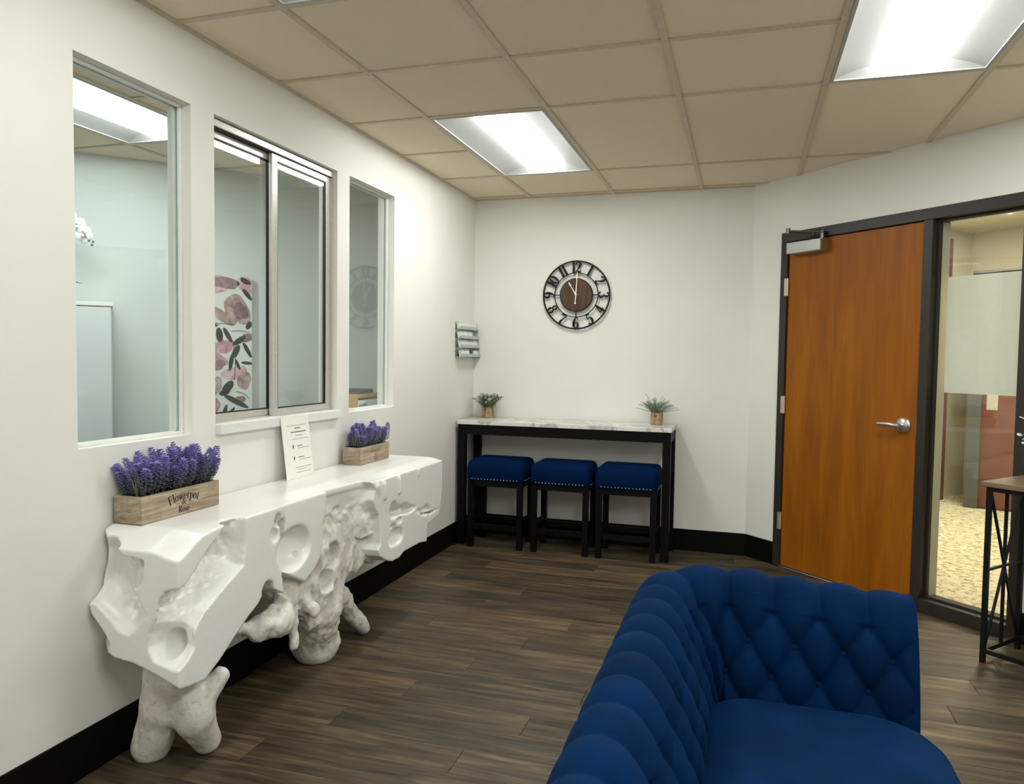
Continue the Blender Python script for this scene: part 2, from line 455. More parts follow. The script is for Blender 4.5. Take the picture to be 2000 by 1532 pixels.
lab = {(1, 2): 'lit troffer light in the ceiling in front of the clock wall', (4, 0): 'lit troffer light at the upper right above the blue sofa side',
       (1, -2): 'lit troffer light at the top edge near the left wall', (4, -4): 'added unseen troffer light behind the viewer on the right',
       (1, -6): 'added unseen troffer light behind the viewer on the left', (-2, 0): 'lit troffer light inside the office seen through the nearest window',
       (-2, -4): 'added troffer light deeper inside the office out of view'}
for c, k, room in fixtures:
    make_light(lab[(c, k)], col_x(c)+T/2, (k+1)*T, M_LAMPS[(c, k)] if room == 'room' else M_LAMP_REC, 'recessed troffer lights')

# ------------------------------------------------------------------ office windows
def fixed_window(n, y0, y1, z0, z1, label):
    t = root('window_%d' % n, (0, (y0+y1)/2, z0), 0, label)
    w, h = (y1-y0)/2, z1-z0
    f = 0.012
    for nm, (a, b, c, d) in (('stop_bead', (-w, w, 0, f)), ('stop_bead', (-w, w, h-f, h)), ('stop_bead', (-w, -w+f, f, h-f)), ('stop_bead', (w-f, w, f, h-f))):
        MB().box(-0.052, -0.040, a, b, c, d).build(nm, M_WHITE, t, bevel=0.002)
        MB().box(-0.076, -0.064, a, b, c, d).build(nm, M_WHITE, t, bevel=0.002)
    g = 0.004
    MB().box(-0.0605, -0.0545, -w+g, w-g, g, h-g).build('pane', M_GLASS, t)
    return t
fixed_window(1, *WIN[0], 'fixed glass window nearest the viewer in the left wall')
fixed_window(3, *WIN[2], 'narrow fixed glass window farthest along the left wall')
# sliding window
y0, y1, z0, z1 = WIN[1]
w2 = root('window_2', (0, 0, 0), 0, 'aluminium sliding reception window above the ledge')
m = MB(); m.box(-0.088, -0.022, y0, y1, z1-0.033, z1-0.006)
m.build('head_track', M_ALU, w2, bevel=0.002)
MB().box(-0.079, -0.031, y0, y1, z1-0.0355, z1-0.0332).build('track_groove', M_GASKET, w2)
m = MB(); m.box(-0.088, -0.022, y0, y1, z0, z0+0.008); m.build('bottom_track', M_ALU, w2)
MB().box(-0.088, -0.024, y0, y0+0.012, z0+0.008, z1-0.036).build('side_jamb', M_ALU, w2)
MB().box(-0.088, -0.024, y1-0.012, y1, z0+0.008, z1-0.036).build('side_jamb', M_ALU, w2)
def sash(a, b, x, stile):
    s = MB(); lo, hi = z0+0.009, z1-0.0365; rail = 0.028
    s.box(x-0.009, x+0.009, a, a+stile, lo, hi); s.box(x-0.009, x+0.009, b-stile, b, lo, hi)
    s.box(x-0.009, x+0.009, a+stile, b-stile, lo, lo+rail); s.box(x-0.009, x+0.009, a+stile, b-stile, hi-rail, hi)
    o = s.build('sash', M_ALU, w2, bevel=0.002)
    gk = MB(); e = 0.005
    gk.box(x-0.007, x+0.0065, a+stile, a+stile+e, lo+rail, hi-rail); gk.box(x-0.007, x+0.0065, b-stile-e, b-stile, lo+rail, hi-rail)
    gk.box(x-0.007, x+0.0065, a+stile+e, b-stile-e, lo+rail, lo+rail+e); gk.box(x-0.007, x+0.0065, a+stile+e, b-stile-e, hi-rail-e, hi-rail)
    gk.build('gasket', M_GASKET, o)
    MB().box(x-0.003, x+0.003, a+stile+0.001, b-stile-0.001, lo+rail+0.001, hi-rail-0.001).build('pane', M_GLASS, o)
sash(y0+0.012, 0.668, -0.068, 0.028)
sash(0.622, y1-0.012, -0.042, 0.040)
MB().box(-0.057, -0.053, 0.630, 0.664, z0+0.010, z1-0.05).build('meeting_seal', M_GASKET, w2)
led = MB().box(-0.02, 0.026, y0, y1+0.010, z0-0.036, z0+0.004).build('ledge', M_WHITE, w2, bevel=0.003)

# ------------------------------------------------------------------ door with sidelight in the angled wall
def make_door_wood():
    t = NT('honey_maple_veneer').set(None, 0.42, 0, 0.22)
    v = t.coords((5.0, 5.0, 0.55)); n = t.noise(v, 2.2, 7, 0.6, 0.7)
    v2 = t.coords((40.0, 40.0, 1.4)); n2 = t.noise(v2, 2.0, 4, 0.6)
    c = t.ramp(n, [(0.25, lin(128, 72, 8)), (0.5, lin(150, 86, 12)), (0.75, lin(166, 100, 20))])
    mx = t.node('ShaderNodeMix', data_type='RGBA', blend_type='MULTIPLY'); mx.inputs[0].default_value = 0.45
    t.link(c, mx.inputs[6]); t.link(t.ramp(n2, [(0.3, (0.78, 0.74, 0.7, 1)), (0.7, (1.08, 1.06, 1.04, 1))]), mx.inputs[7])
    t.link(mx.outputs[2], t.b.inputs['Base Color']); t.bump(n2, 0.04, 0.001); return t.m
M_DOOR = make_door_wood()
M_FRAME = plain('dark_bronze_frame', lin(46, 41, 35), 0.42, 0.0, 0.4, 0.08)
M_CHROME = plain('satin_chrome', lin(205, 203, 198), 0.24, 0.9, 0.5, 0.03)
M_CLOSER = plain('silver_closer_paint', lin(186, 188, 186), 0.4, 0.35, 0.5, 0.03)
M_GOLDEND = plain('closer_end_bronze', lin(140, 116, 76), 0.4, 0.4)
door = root('door_1', DW, -ANG, 'honey wooden door with dark metal frame in the angled wall')
ya, yb = -0.016, 0.136
def fmember(x0, x1, z0_, z1_, nm='frame_member', a=None, b=None):
    return MB().box(x0, x1, ya if a is None else a, yb if b is None else b, z0_, z1_).build(nm, M_FRAME, door, bevel=0.003)
fmember(FR0, 0.305, 0, FRH-0.062, 'jamb')
fmember(FR0, FR1, FRH-0.062, FRH, 'head')
fmember(1.216, 1.268, 0, FRH-0.062, 'mullion')
# stops behind the leaf
MB().box(0.305, 0.322, 0.048, yb-0.01, 0, FRH-0.062).build('stop', M_FRAME, door)
MB().box(1.199, 1.216, 0.048, yb-0.01, 0, FRH-0.062).build('stop', M_FRAME, door)
MB().box(0.322, 1.199, 0.048, yb-0.01, FRH-0.079, FRH-0.062).build('stop', M_FRAME, door)
leaf = MB().box(0.3085, 1.2125, 0.001, 0.045, 0.014, FRH-0.0655).build('leaf', M_DOOR, door, bevel=0.002)
MB().box(0.29, 1.23, -0.01, 0.13, 0.0015, 0.010).build('threshold', M_CHROME, door, bevel=0.003)
for hz in (1.821, 1.064, 0.306):
    hb = MB(); hb.tube([(0.3065, -0.008, hz-0.056), (0.3065, -0.008, hz+0.056)], 0.0075, 10)
    hb.box(0.290, 0.3065, -0.0195, -0.0155, hz-0.055, hz+0.055)
    hb.build('hinge', plain('hinge_steel', lin(212, 204, 188), 0.35, 0.7), door, smooth=True)
# lever handle
hx, hz = 1.135, 1.002
Mh = Matrix.Translation((hx, 0.001, hz)) @ Matrix.Rotation(math.radians(90), 4, 'X')
hd = MB(); hd.lathe([(0.044, 0.0), (0.044, 0.006), (0.040, 0.012), (0.026, 0.018), (0.015, 0.021)], 28, Mh)
h_o = hd.build('lever_handle', M_CHROME, door, smooth=True)
lv = MB(); lv.tube([(hx, -0.018, hz), (hx, -0.052, hz)], 0.0115, 14)
pts = catmull([(hx, -0.052, hz), (hx-0.018, -0.060, hz), (hx-0.055, -0.062, hz+0.003), (hx-0.115, -0.058, hz+0.001)], 5)
lv.tube(pts, [0.0155 - 0.004*i/len(pts) for i in range(len(pts))], 12)
lv.build('lever', M_CHROME, h_o, smooth=True)
MB().box(1.207, 1.2135, -0.0015, 0.03, hz-0.05, hz+0.05).build('latch_plate', M_CHROME, door)
# overhead closer with its arm
cl = MB().box(0.345, 0.600, -0.072, 0.0005, 2.022, 2.092).build('door_closer', M_CLOSER, door, bevel=0.004)
MB().box(0.600, 0.606, -0.070, 0.0, 2.024, 2.090).build('end_cover', M_GOLDEND, cl, bevel=0.002)
arm = MB(); arm.tube([(0.585, -0.036, 2.092), (0.585, -0.036, 2.140)], 0.014, 12)
arm.bar((0.600, -0.036, 2.130), (0.425, -0.150, 2.150), 0.020, 0.008)
arm.tube([(0.425, -0.150, 2.132), (0.425, -0.150, 2.166)], 0.013, 12)
arm.bar((0.425, -0.150, 2.142), (0.500, -0.020, 2.136), 0.018, 0.008)
arm.box(0.485, 0.515, -0.026, -0.016, 2.120, 2.152)
arm.build('closer_arm', plain('dark_steel_arm', lin(86, 82, 76), 0.3, 0.8), cl, smooth=False)
# sidelight
sl = root('window_4', DW, -ANG, 'tall narrow glass sidelight beside the wooden door')
MB().box(1.716, FR1, ya, yb, 0, FRH-0.062).build('jamb', M_FRAME, sl, bevel=0.003)
MB().box(1.268, 1.716, ya, yb, 0, 0.072).build('sill', M_FRAME, sl, bevel=0.003)
gx0, gx1, gz0, gz1 = 1.268, 1.716, 0.072, FRH-0.062
for (a, b, c, d) in ((gx0, gx0+0.014, gz0, gz1), (gx1-0.014, gx1, gz0, gz1), (gx0+0.014, gx1-0.014, gz0, gz0+0.014), (gx0+0.014, gx1-0.014, gz1-0.014, gz1)):
    MB().box(a, b, 0.030, 0.052, c, d).build('glazing_bead', M_FRAME, sl, bevel=0.002)
MB().box(gx0+0.002, gx1-0.002, 0.056, 0.062, gz0+0.002, gz1-0.002).build('pane', M_GLASS_DOOR, sl)
# paper taped to the lobby face of the glass
M_PAPER = plain('white_paper', lin(242, 239, 230), 0.8, 0, 0.2, 0.02)
nt = thing('paper_notice', DW, 'large white sheet hanging on the lobby side of the sidelight glass', 'notice', -ANG)
MB().box(1.312, 1.700, 0.0640, 0.0650, 1.190, 1.803).build('sheet', M_PAPER, nt)
MB().box(1.442, 1.700, 0.0640, 0.0655, 1.803, 1.809).build('dark_edge', M_GASKET, nt)

# ------------------------------------------------------------------ lobby behind the glass
def make_lobby_floor():
    t = NT('speckled_lobby_carpet').set(None, 0.8, 0, 0.2)
    v = t.coords((1, 1, 1)); n = t.noise(v, 22, 8, 0.8, 0.5)
    t.link(t.ramp(n, [(0.34, lin(70, 64, 44)), (0.44, lin(180, 172, 140)), (0.54, lin(236, 230, 206)), (0.66, lin(214, 206, 176)), (0.76, lin(110, 102, 74))]), t.b.inputs['Base Color'])
    return t.m
struct(MB().box(-1.5, 5.5, 0.137, 6.5, -0.05, 0.0).build('floor_lobby', make_lobby_floor(), loc=DW, rotz=-ANG), 'beige speckled lobby floor beyond the glass')
M_LWALL = plain('lobby_wall_paint', lin(226, 222, 206), 0.6, 0, 0.2, 0.02, 3)
def lwall(name, a, b, h, mat, label, th=0.1):
    d = math.hypot(b[0]-a[0], b[1]-a[1]); r = math.atan2(b[1]-a[1], b[0]-a[0])
    return struct(MB().box(0, d, 0, th, 0, h).build(name, mat, loc=(a[0], a[1], 0), rotz=r), label)
LH = 2.66
lwall('wall_lobby_white', (2.9, 5.02), (4.155, 6.467), LH, M_LWALL, 'bright white lobby wall with a reddish trim')
lwall('wall_lobby_far', (4.155, 6.467), (6.6, 4.2), LH, M_LWALL, 'pale wall at the far end of the lobby')
lwall('wall_lobby_left', (2.4, 3.6), (2.9, 5.02), LH, M_LWALL, 'pale lobby wall hidden behind the door')
struct(MB().box(-1.5, 5.5, 0.137, 6.5, LH, LH+0.05).build('ceiling_lobby', M_LWALL, loc=DW, rotz=-ANG), 'pale lobby ceiling')
M_RED = plain('reddish_wood', lin(118, 74, 60), 0.45, 0, 0.35, 0.14, 6)
M_GREY = plain('grey_metal_frame', lin(92, 96, 96), 0.5, 0, 0.4)
struct(MB().box(0, 0.085, -0.03, 0.0, 0, 2.55).build('trim_1', M_RED, loc=(3.80, 5.985, 0), rotz=math.atan2(6.467-5.02, 4.155-2.9)), 'reddish wooden upright trim on the lobby wall')
rd = math.atan2(5.497-5.591, 4.305-4.045)
ld = thing('lobby_door', (3.964, 5.660, 0), 'reddish wooden door with narrow glass seen through the sidelight', 'door', rd)
MB().box(0, 0.11, 0.0, 0.12, 0, 2.12).build('jamb', M_GREY, ld, bevel=0.004)
MB().box(0, 1.15, 0.0, 0.12, 2.12, 2.2).build('head', M_GREY, ld, bevel=0.004)
MB().box(1.04, 1.15, 0.0, 0.12, 0, 2.12).build('jamb', M_GREY, ld, bevel=0.004)
m = MB(); m.box(0.11, 1.04, 0.03, 0.075, 0.01, 0.92); m.box(0.11, 0.145, 0.03, 0.075, 0.92, 2.0); m.box(0.235, 1.04, 0.03, 0.075, 0.92, 2.0); m.box(0.11, 1.04, 0.03, 0.075, 2.0, 2.115)
m.build('leaf', M_RED, ld, bevel=0.002)
MB().box(0.145, 0.235, 0.045, 0.06, 0.92, 2.0).build('glass_lite', plain('frosted_lite', lin(196, 196, 186), 0.3), ld)
lwall('wall_lobby_side', (5.05, 5.27), (6.6, 4.2), LH, M_LWALL, 'pale lobby wall beside the reddish door')
# lobby ceiling light
ll = thing('lobby_light', (3.55, 3.35, LH), 'warm square ceiling light in the lobby beyond the glass', 'ceiling light', -ANG)
MB().box(-0.32, 0.32, -0.32, 0.32, -0.02, 0.0).build('frame', M_FIX, ll, bevel=0.004)
MB().box(-0.29, 0.29, -0.29, 0.29, -0.026, -0.0205).build('diffuser', emit_mat('lobby_glow', (1.0, 0.90, 0.66, 1), LIGHT_LOBBY), ll)
l3 = thing('lobby_light', (4.15, 4.65, LH), 'second warm ceiling light farther into the lobby', 'ceiling light', -ANG)
MB().box(-0.32, 0.32, -0.32, 0.32, -0.02, 0.0).build('frame', M_FIX, l3, bevel=0.004)
MB().box(-0.29, 0.29, -0.29, 0.29, -0.026, -0.0205).build('diffuser', emit_mat('lobby_glow_far', (1.0, 0.93, 0.78, 1), LIGHT_LOBBY*1.2), l3)
struct(MB().box(1.2685, 1.2705, 0.066, 0.136, 0.073, 2.10).build('trim_2', M_LWALL, loc=DW, rotz=-ANG), 'pale reveal of the mullion on the lobby side of the glass')

# ------------------------------------------------------------------ white root console: shapes grown as a signed-distance volume
DZ = 0.055
rng = np.random.default_rng(11)
LAT = rng.random((24, 24, 24)).astype(np.float32)
def vnoise(X, Y, Z, sx, sy, sz, off=0.0):
    def prep(A, s):
        a = A*s + 100.0 + off; i = np.floor(a).astype(np.int32); f = a-i; f = f*f*(3-2*f); return i % 24, (i+1) % 24, f.astype(np.float32)
    x0, x1, fx = prep(X, sx); y0, y1, fy = prep(Y, sy); z0, z1, fz = prep(Z, sz)
    c = lambda a, b, d: LAT[a, b, d]
    v = (c(x0, y0, z0)*(1-fx)+c(x1, y0, z0)*fx)*(1-fy) + (c(x0, y1, z0)*(1-fx)+c(x1, y1, z0)*fx)*fy
    w = (c(x0, y0, z1)*(1-fx)+c(x1, y0, z1)*fx)*(1-fy) + (c(x0, y1, z1)*(1-fx)+c(x1, y1, z1)*fx)*fy
    return (v*(1-fz)+w*fz)*2-1
def fbm(X, Y, Z, s, off=0.0, oct=3, an=(1, 1, 1)):
    r = 0; a = 1.0; t = 0
    for i in range(oct):
        r = r + a*vnoise(X, Y, Z, s*an[0]*2**i, s*an[1]*2**i, s*an[2]*2**i, off+i*7.3); t += a; a *= 0.5
    return r/t
def poly_sdf(A, B, poly):
    """2-D signed distance to a polygon, negative inside"""
    P = np.array(poly, np.float32); n = len(P)
    d = np.full(A.shape, 1e9, np.float32); s = np.ones(A.shape, np.float32)
    for i in range(n):
        a = P[i]; b = P[i-1]; ex, ey = b-a; wx = A-a[0]; wy = B-a[1]
        t = np.clip((wx*ex+wy*ey)/(ex*ex+ey*ey+1e-12), 0, 1)
        d = np.minimum(d, (wx-ex*t)**2 + (wy-ey*t)**2)
        c1 = B >= a[1]; c2 = B < b[1]; c3 = ex*wy > ey*wx
        s = np.where((c1 & c2 & c3) | (~c1 & ~c2 & ~c3), -s, s)
    return s*np.sqrt(d)
def cone(X, Y, Z, a, b, ra, rb):
    ax, ay, az = a; bx, by, bz = b; dx, dy, dz = bx-ax, by-ay, bz-az
    t = np.clip(((X-ax)*dx+(Y-ay)*dy+(Z-az)*dz)/(dx*dx+dy*dy+dz*dz), 0, 1)
    return np.sqrt((X-ax-dx*t)**2+(Y-ay-dy*t)**2+(Z-az-dz*t)**2) - (ra+(rb-ra)*t)
def ellip(X, Y, Z, c, r):
    k = np.sqrt(((X-c[0])/r[0])**2+((Y-c[1])/r[1])**2+((Z-c[2])/r[2])**2)
    return (k-1)*min(r)
def smin(a, b, k):
    h = np.clip(0.5+0.5*(b-a)/k, 0, 1); return b+(a-b)*h-k*h*(1-h)
def smax(a, b, k): return -smin(-a, -b, k)
def sstep(a, b, x):
    t = np.clip((x-a)/(b-a), 0, 1); return t*t*(3-2*t)
def grid(lo, hi, h):
    ax = [np.arange(l, u+h, h, dtype=np.float32) for l, u in zip(lo, hi)]
    return np.meshgrid(*ax, indexing='ij')
def surface_nets(F, lo, h):
    nx, ny, nz = F.shape; neg = F < 0
    cs = np.zeros((nx-1, ny-1, nz-1), np.int8)
    for i in (0, 1):
        for j in (0, 1):
            for k in (0, 1): cs += neg[i:nx-1+i, j:ny-1+j, k:nz-1+k]
    act = (cs > 0) & (cs < 8); idx = np.full(act.shape, -1, np.int64); C = np.argwhere(act); idx[act] = np.arange(len(C))
    acc = np.zeros((len(C), 3)); cnt = np.zeros(len(C))
    cor = [(i, j, k) for i in (0, 1) for j in (0, 1) for k in (0, 1)]
    for a in cor:
        for ax in range(3):
            if a[ax]: continue
            b = list(a); b[ax] = 1
            fa = F[C[:, 0]+a[0], C[:, 1]+a[1], C[:, 2]+a[2]]; fb = F[C[:, 0]+b[0], C[:, 1]+b[1], C[:, 2]+b[2]]
            m = (fa < 0) != (fb < 0); t = np.where(m, fa/(np.where(m, fa-fb, 1)), 0)
            p = np.tile(np.array(a, float), (len(C), 1)); p[:, ax] += t
            acc += np.where(m[:, None], p, 0); cnt += m
    V = (C + acc/cnt[:, None])*h + np.array(lo)
    Q = []
    for ax in range(3):
        o1, o2 = [(1, 2), (2, 0), (0, 1)][ax]
        sl0 = [slice(None)]*3; sl1 = [slice(None)]*3; sl0[ax] = slice(0, -1); sl1[ax] = slice(1, None)
        ch = neg[tuple(sl0)] != neg[tuple(sl1)]; E = np.argwhere(ch); sg = neg[tuple(sl0)][ch]
        ok = (E[:, o1] > 0) & (E[:, o2] > 0) & (E[:, o1] < F.shape[o1]-1) & (E[:, o2] < F.shape[o2]-1); E = E[ok]; sg = sg[ok]
        d1 = np.zeros(3, int); d1[o1] = 1; d2 = np.zeros(3, int); d2[o2] = 1
        g = lambda A: idx[A[:, 0], A[:, 1], A[:, 2]]
        q = np.stack([g(E-d1-d2), g(E-d2), g(E), g(E-d1)], 1); q[~sg] = q[~sg][:, ::-1]; Q.append(q)
    Q = np.concatenate(Q); Q = Q[(Q >= 0).all(1)]
    return V, Q
def sdf_obj(name, F, lo, h, mat, parent, off=(0, 0, 0)):
    V, Q = surface_nets(F, lo, h); V = V + np.array(off)
    me = bpy.data.meshes.new(name); me.vertices.add(len(V)); me.vertices.foreach_set('co', V.astype(np.float32).ravel())
    me.loops.add(len(Q)*4); me.loops.foreach_set('vertex_index', Q.astype(np.int32).ravel())
    me.polygons.add(len(Q)); me.polygons.foreach_set('loop_start', np.arange(0, len(Q)*4, 4, dtype=np.int32))
    me.update(calc_edges=True); me.validate(); me.polygons.foreach_set('use_smooth', np.ones(len(Q), bool))
    me.materials.append(mat); return place(name, me, parent)

def make_lacquer():
    t = NT('white_lacquered_root').set(lin(238, 237, 233), 0.25, 0, 0.5)
    v = t.coords(); n = t.noise(v, 60, 6, 0.65)
    n2 = t.noise(v, 9, 3)
    t.link(t.ramp(n, [(0.2, lin(238, 237, 232)), (0.8, lin(244, 243, 240))]), t.b.inputs['Base Color'])
    t.link(t.ramp(n2, [(0.2, (0.20, 0.20, 0.20, 1)), (0.8, (0.26, 0.26, 0.26, 1))]), t.b.inputs['Roughness'])
    return t.m
def make_root():
    t = NT('white_painted_rough_root').set(lin(228, 222, 210), 0.45, 0, 0.4)
    v = t.coords(); n = t.noise(v, 45, 8, 0.7, 0.6)
    t.link(t.ramp(n, [(0.28, lin(190, 178, 158)), (0.45, lin(228, 222, 211)), (0.7, lin(241, 238, 232))]), t.b.inputs['Base Color'])
    t.bump(n, 0.55, 0.006); return t.m
M_LACQ = make_lacquer(); M_ROOT = make_root()
console = thing('root_console', (0.18, 0.60, 0.0), 'glossy white carved tree-root console table against the left wall', 'console table')
KO = (-0.18, -0.60, DZ)     # world to local
hh = 0.005
lo = (-0.012, -0.50, 0.225); hi = (0.43, 1.63, 0.76)
X, Y, Z = grid(lo, hi, hh)
F12 = [(-0.43, 0.80), (0.108, 0.80), (0.124, 0.693), (0.124, 0.598), (0.117, 0.485), (0.133, 0.403), (0.098, 0.423), (0.066, 0.442), (0.036, 0.451), (0.006, 0.442), (-0.024, 0.414), (-0.081, 0.387), (-0.149, 0.344), (-0.227, 0.292), (-0.301, 0.254), (-0.43, 0.272)]
F3 = [(0.108, 0.80), (0.248, 0.80), (0.418, 0.80), (0.43, 0.653), (0.399, 0.596), (0.407, 0.542), (0.388, 0.473), (0.339, 0.434), (0.276, 0.407), (0.213, 0.439), (0.146, 0.477), (0.108, 0.545), (0.082, 0.626), (0.098, 0.68)]
F4 = [(1.555, 0.80), (1.558, 0.549), (1.517, 0.427), (1.358, 0.404), (1.354, 0.318), (1.275, 0.331), (1.079, 0.334), (1.022, 0.315), (0.95, 0.316), (0.886, 0.338), (0.819, 0.374), (0.803, 0.404), (0.828, 0.429), (0.828, 0.483), (0.812, 0.565), (0.771, 0.608), (0.747, 0.645), (0.761, 0.679), (0.785, 0.687), (0.707, 0.74), (0.71, 0.80)]
E1 = [(0.115, 0.85), (0.086, 0.732), (0.094, 0.7), (0.105, 0.661), (0.101, 0.612), (0.084, 0.57), (0.057, 0.526), (0.016, 0.496), (0.026, 0.466), (0.066, 0.421), (0.097, 0.38), (0.083, 0.352), (0.115, 0.338), (0.188, 0.33), (0.243, 0.315), (0.319, 0.289), (0.361, 0.273), (0.45, 0.23), (2.5, 0.23), (2.5, 0.85)]
def poly_yz(P): return poly_sdf(Y[0], Z[0], P)[None, :, :]
top = 0.735 - 0.050*sstep(-0.29, -0.43, Y) - 0.020*sstep(0.24, 0.36, X)*sstep(-0.15, -0.40, Y) - 0.012*sstep(0.30, 0.40, X)*sstep(0.6, 0.9, Y)
wallside = 0.008 - X
# left block
b1 = np.maximum(poly_yz(F12), np.maximum(X-0.36, wallside))
b1 = np.maximum(b1, poly_sdf(X + 1.15*np.maximum(Y+0.41, 0), Z, E1)); b1 = np.maximum(b1, -0.415-Y)
# middle lobe, right block, top slab
b3 = np.maximum(poly_yz(F3), np.maximum(X-0.355, 0.05-X))
b4 = np.maximum(poly_yz(F4), np.maximum(X-0.40, 0.14-X))
xf = np.interp(Y[0, :, 0], [-0.5, 0.10, 0.13, 0.17, 0.25, 0.42, 0.47, 0.58, 0.70, 0.80, 1.30, 1.50, 1.58], [0.36, 0.36, 0.345, 0.29, 0.33, 0.355, 0.325, 0.335, 0.345, 0.39, 0.40, 0.40, 0.36]).astype(np.float32)[None, :, None]
sl = np.maximum(np.maximum(X-xf, wallside), np.maximum(np.interp(Y[0, :, 0], [0.40, 0.46, 0.76, 0.82], [0.655, 0.712, 0.712, 0.655]).astype(np.float32)[None, :, None]-Z, np.maximum(-0.41-Y + 0.10*sstep(0.12, 0.0, X), Y-1.57)))
# the drip skirt between the blocks
sk_n = fbm(X, Y, Z, 22, 2, 3); low = sstep(0.70, 0.60, Z)
skirt = np.maximum(np.maximum((X-xf+0.001+0.13*np.maximum(0.720-Z, 0)-0.020*sk_n*low)*0.8, wallside), np.maximum(np.maximum(0.47-Z+0.03*sk_n, 0.40-Y), Y-0.86+0.02*sk_n))
body = np.minimum(np.minimum(b1, b3), np.minimum(b4, sl)); body = smin(body, skirt, 0.02)
body = smax(body, Z-top, 0.004)
nz = fbm(X, Y, Z, 26, 0, 3); nz2 = fbm(X, Y, Z, 11, 5, 2)
def cut(f, s, k=0.005):
    return smax(f, -s, k)
# broad rough trough down the front and round the corner; scoop of the left end
nf = fbm(X, Y, Z, 60, 8, 2)
rough = 0.013*nz + 0.006*nf + 0.010*nz2
TRO = [(-0.229, 0.704), (-0.285, 0.669), (-0.332, 0.625), (-0.378, 0.589), (-0.415, 0.576), (-0.452, 0.572), (-0.475, 0.373), (-0.408, 0.338), (-0.357, 0.423), (-0.299, 0.476), (-0.2, 0.529), (-0.105, 0.572), (-0.091, 0.648), (-0.093, 0.737), (-0.173, 0.753)]
TRE = [(0.400, 0.588), (0.35, 0.579), (0.307, 0.566), (0.312, 0.523), (0.273, 0.471), (0.25, 0.431), (0.245, 0.387), (0.266, 0.347), (0.339, 0.331), (0.400, 0.341)]
SCO = [(0.081, 0.747), (0.149, 0.665), (0.233, 0.657), (0.221, 0.6), (0.191, 0.565), (0.239, 0.49), (0.205, 0.445), (0.176, 0.419), (0.136, 0.427), (0.097, 0.461), (0.047, 0.501), (-0.03, 0.502), (-0.03, 0.70)]
din = np.maximum(-poly_yz(TRO), 0); dep = 0.11*np.sqrt(np.clip(din/0.085, 0, 1)) + np.where(din > 0.006, rough, 0)*np.clip(din/0.02, 0, 1)
body = smax(body, np.where(din > 0, (X-(0.36-dep))*0.7, -1.0), 0.003)
din = np.maximum(-poly_sdf(X[:, 0, :], Z[:, 0, :], TRE), 0)[:, None, :]; dep = 0.075*np.sqrt(np.clip(din/0.05, 0, 1)) + np.where(din > 0.005, 0.6*rough, 0)*np.clip(din/0.02, 0, 1)
body = smax(body, np.where(din > 0, ((-0.415+dep)-Y)*0.7, -1.0), 0.003)
din = np.maximum(-poly_sdf(X[:, 0, :], Z[:, 0, :], SCO), 0)[:, None, :]; dep = 0.085*np.sqrt(np.clip(din/0.07, 0, 1)) + np.where(din > 0.005, 0.35*rough, 0)*np.clip(din/0.02, 0, 1)
body = smax(body, np.where(din > 0, ((-0.415+dep)-Y)*0.7, -1.0), 0.004)
body = cut(body, ellip(X, Y, Z, (0.300, -0.40, 0.392), (0.032, 0.12, 0.046)) + 0.003*nz2, 0.004)
body = cut(body, ellip(X, Y, Z, (0.195, -0.40, 0.610), (0.030, 0.10, 0.042)), 0.004)
# bowl of the middle lobe, little holes
body = cut(body, ellip(X, Y, Z, (0.37, 0.203, 0.555), (0.085, 0.118, 0.088)) + 0.004*nz2)
for c, r in (((0.36, 0.095, 0.685), (0.05, 0.024, 0.026)), ((0.36, 0.072, 0.640), (0.05, 0.026, 0.032)), ((0.36, 0.125, 0.650), (0.06, 0.020, 0.040)),
             ((0.36, 0.036, 0.435), (0.09, 0.038, 0.045)), ((0.345, 0.565, 0.630), (0.05, 0.030, 0.018)),
             ((0.40, 0.960, 0.560), (0.06, 0.045, 0.040)), ((0.40, 1.040, 0.548), (0.06, 0.090, 0.026)), ((0.40, 1.130, 0.530), (0.05, 0.080, 0.018)),
             ((0.40, 1.330, 0.487), (0.05, 0.060, 0.026)), ((0.40, 1.420, 0.462), (0.05, 0.070, 0.006)), ((0.40, 0.985, 0.425), (0.04, 0.085, 0.040)),
             ((0.40, 0.955, 0.475), (0.045, 0.035, 0.022)), ((0.40, 1.02, 0.500), (0.03, 0.030, 0.012)), ((0.40, 1.25, 0.500), (0.04, 0.03, 0.012))):
    body = cut(body, ellip(X, Y, Z, c, r) + 0.006*nz, 0.006)
# drips hanging under the top edge on the right
for c, e, r in (((0.395, 0.850, 0.70), (0.405, 0.862, 0.640), 0.020), ((0.395, 1.010, 0.70), (0.404, 1.015, 0.640), 0.018), ((0.39, 0.79, 0.70), (0.39, 0.81, 0.665), 0.022), ((0.395, 1.24, 0.705), (0.402, 1.24, 0.690), 0.012)):
    body = smin(body, cone(X, Y, Z, c, e, r, r*0.55), 0.010)
# root knots on the top of the left end
body = smax(body + 0.004*np.clip(nz2, 0, 1)*sstep(-0.25, -0.38, Y)*sstep(0.25, 0.1, X), -X+0.008, 0.001)
body_o = sdf_obj('carved_body', body.astype(np.float32), lo, hh, M_LACQ, console, KO)
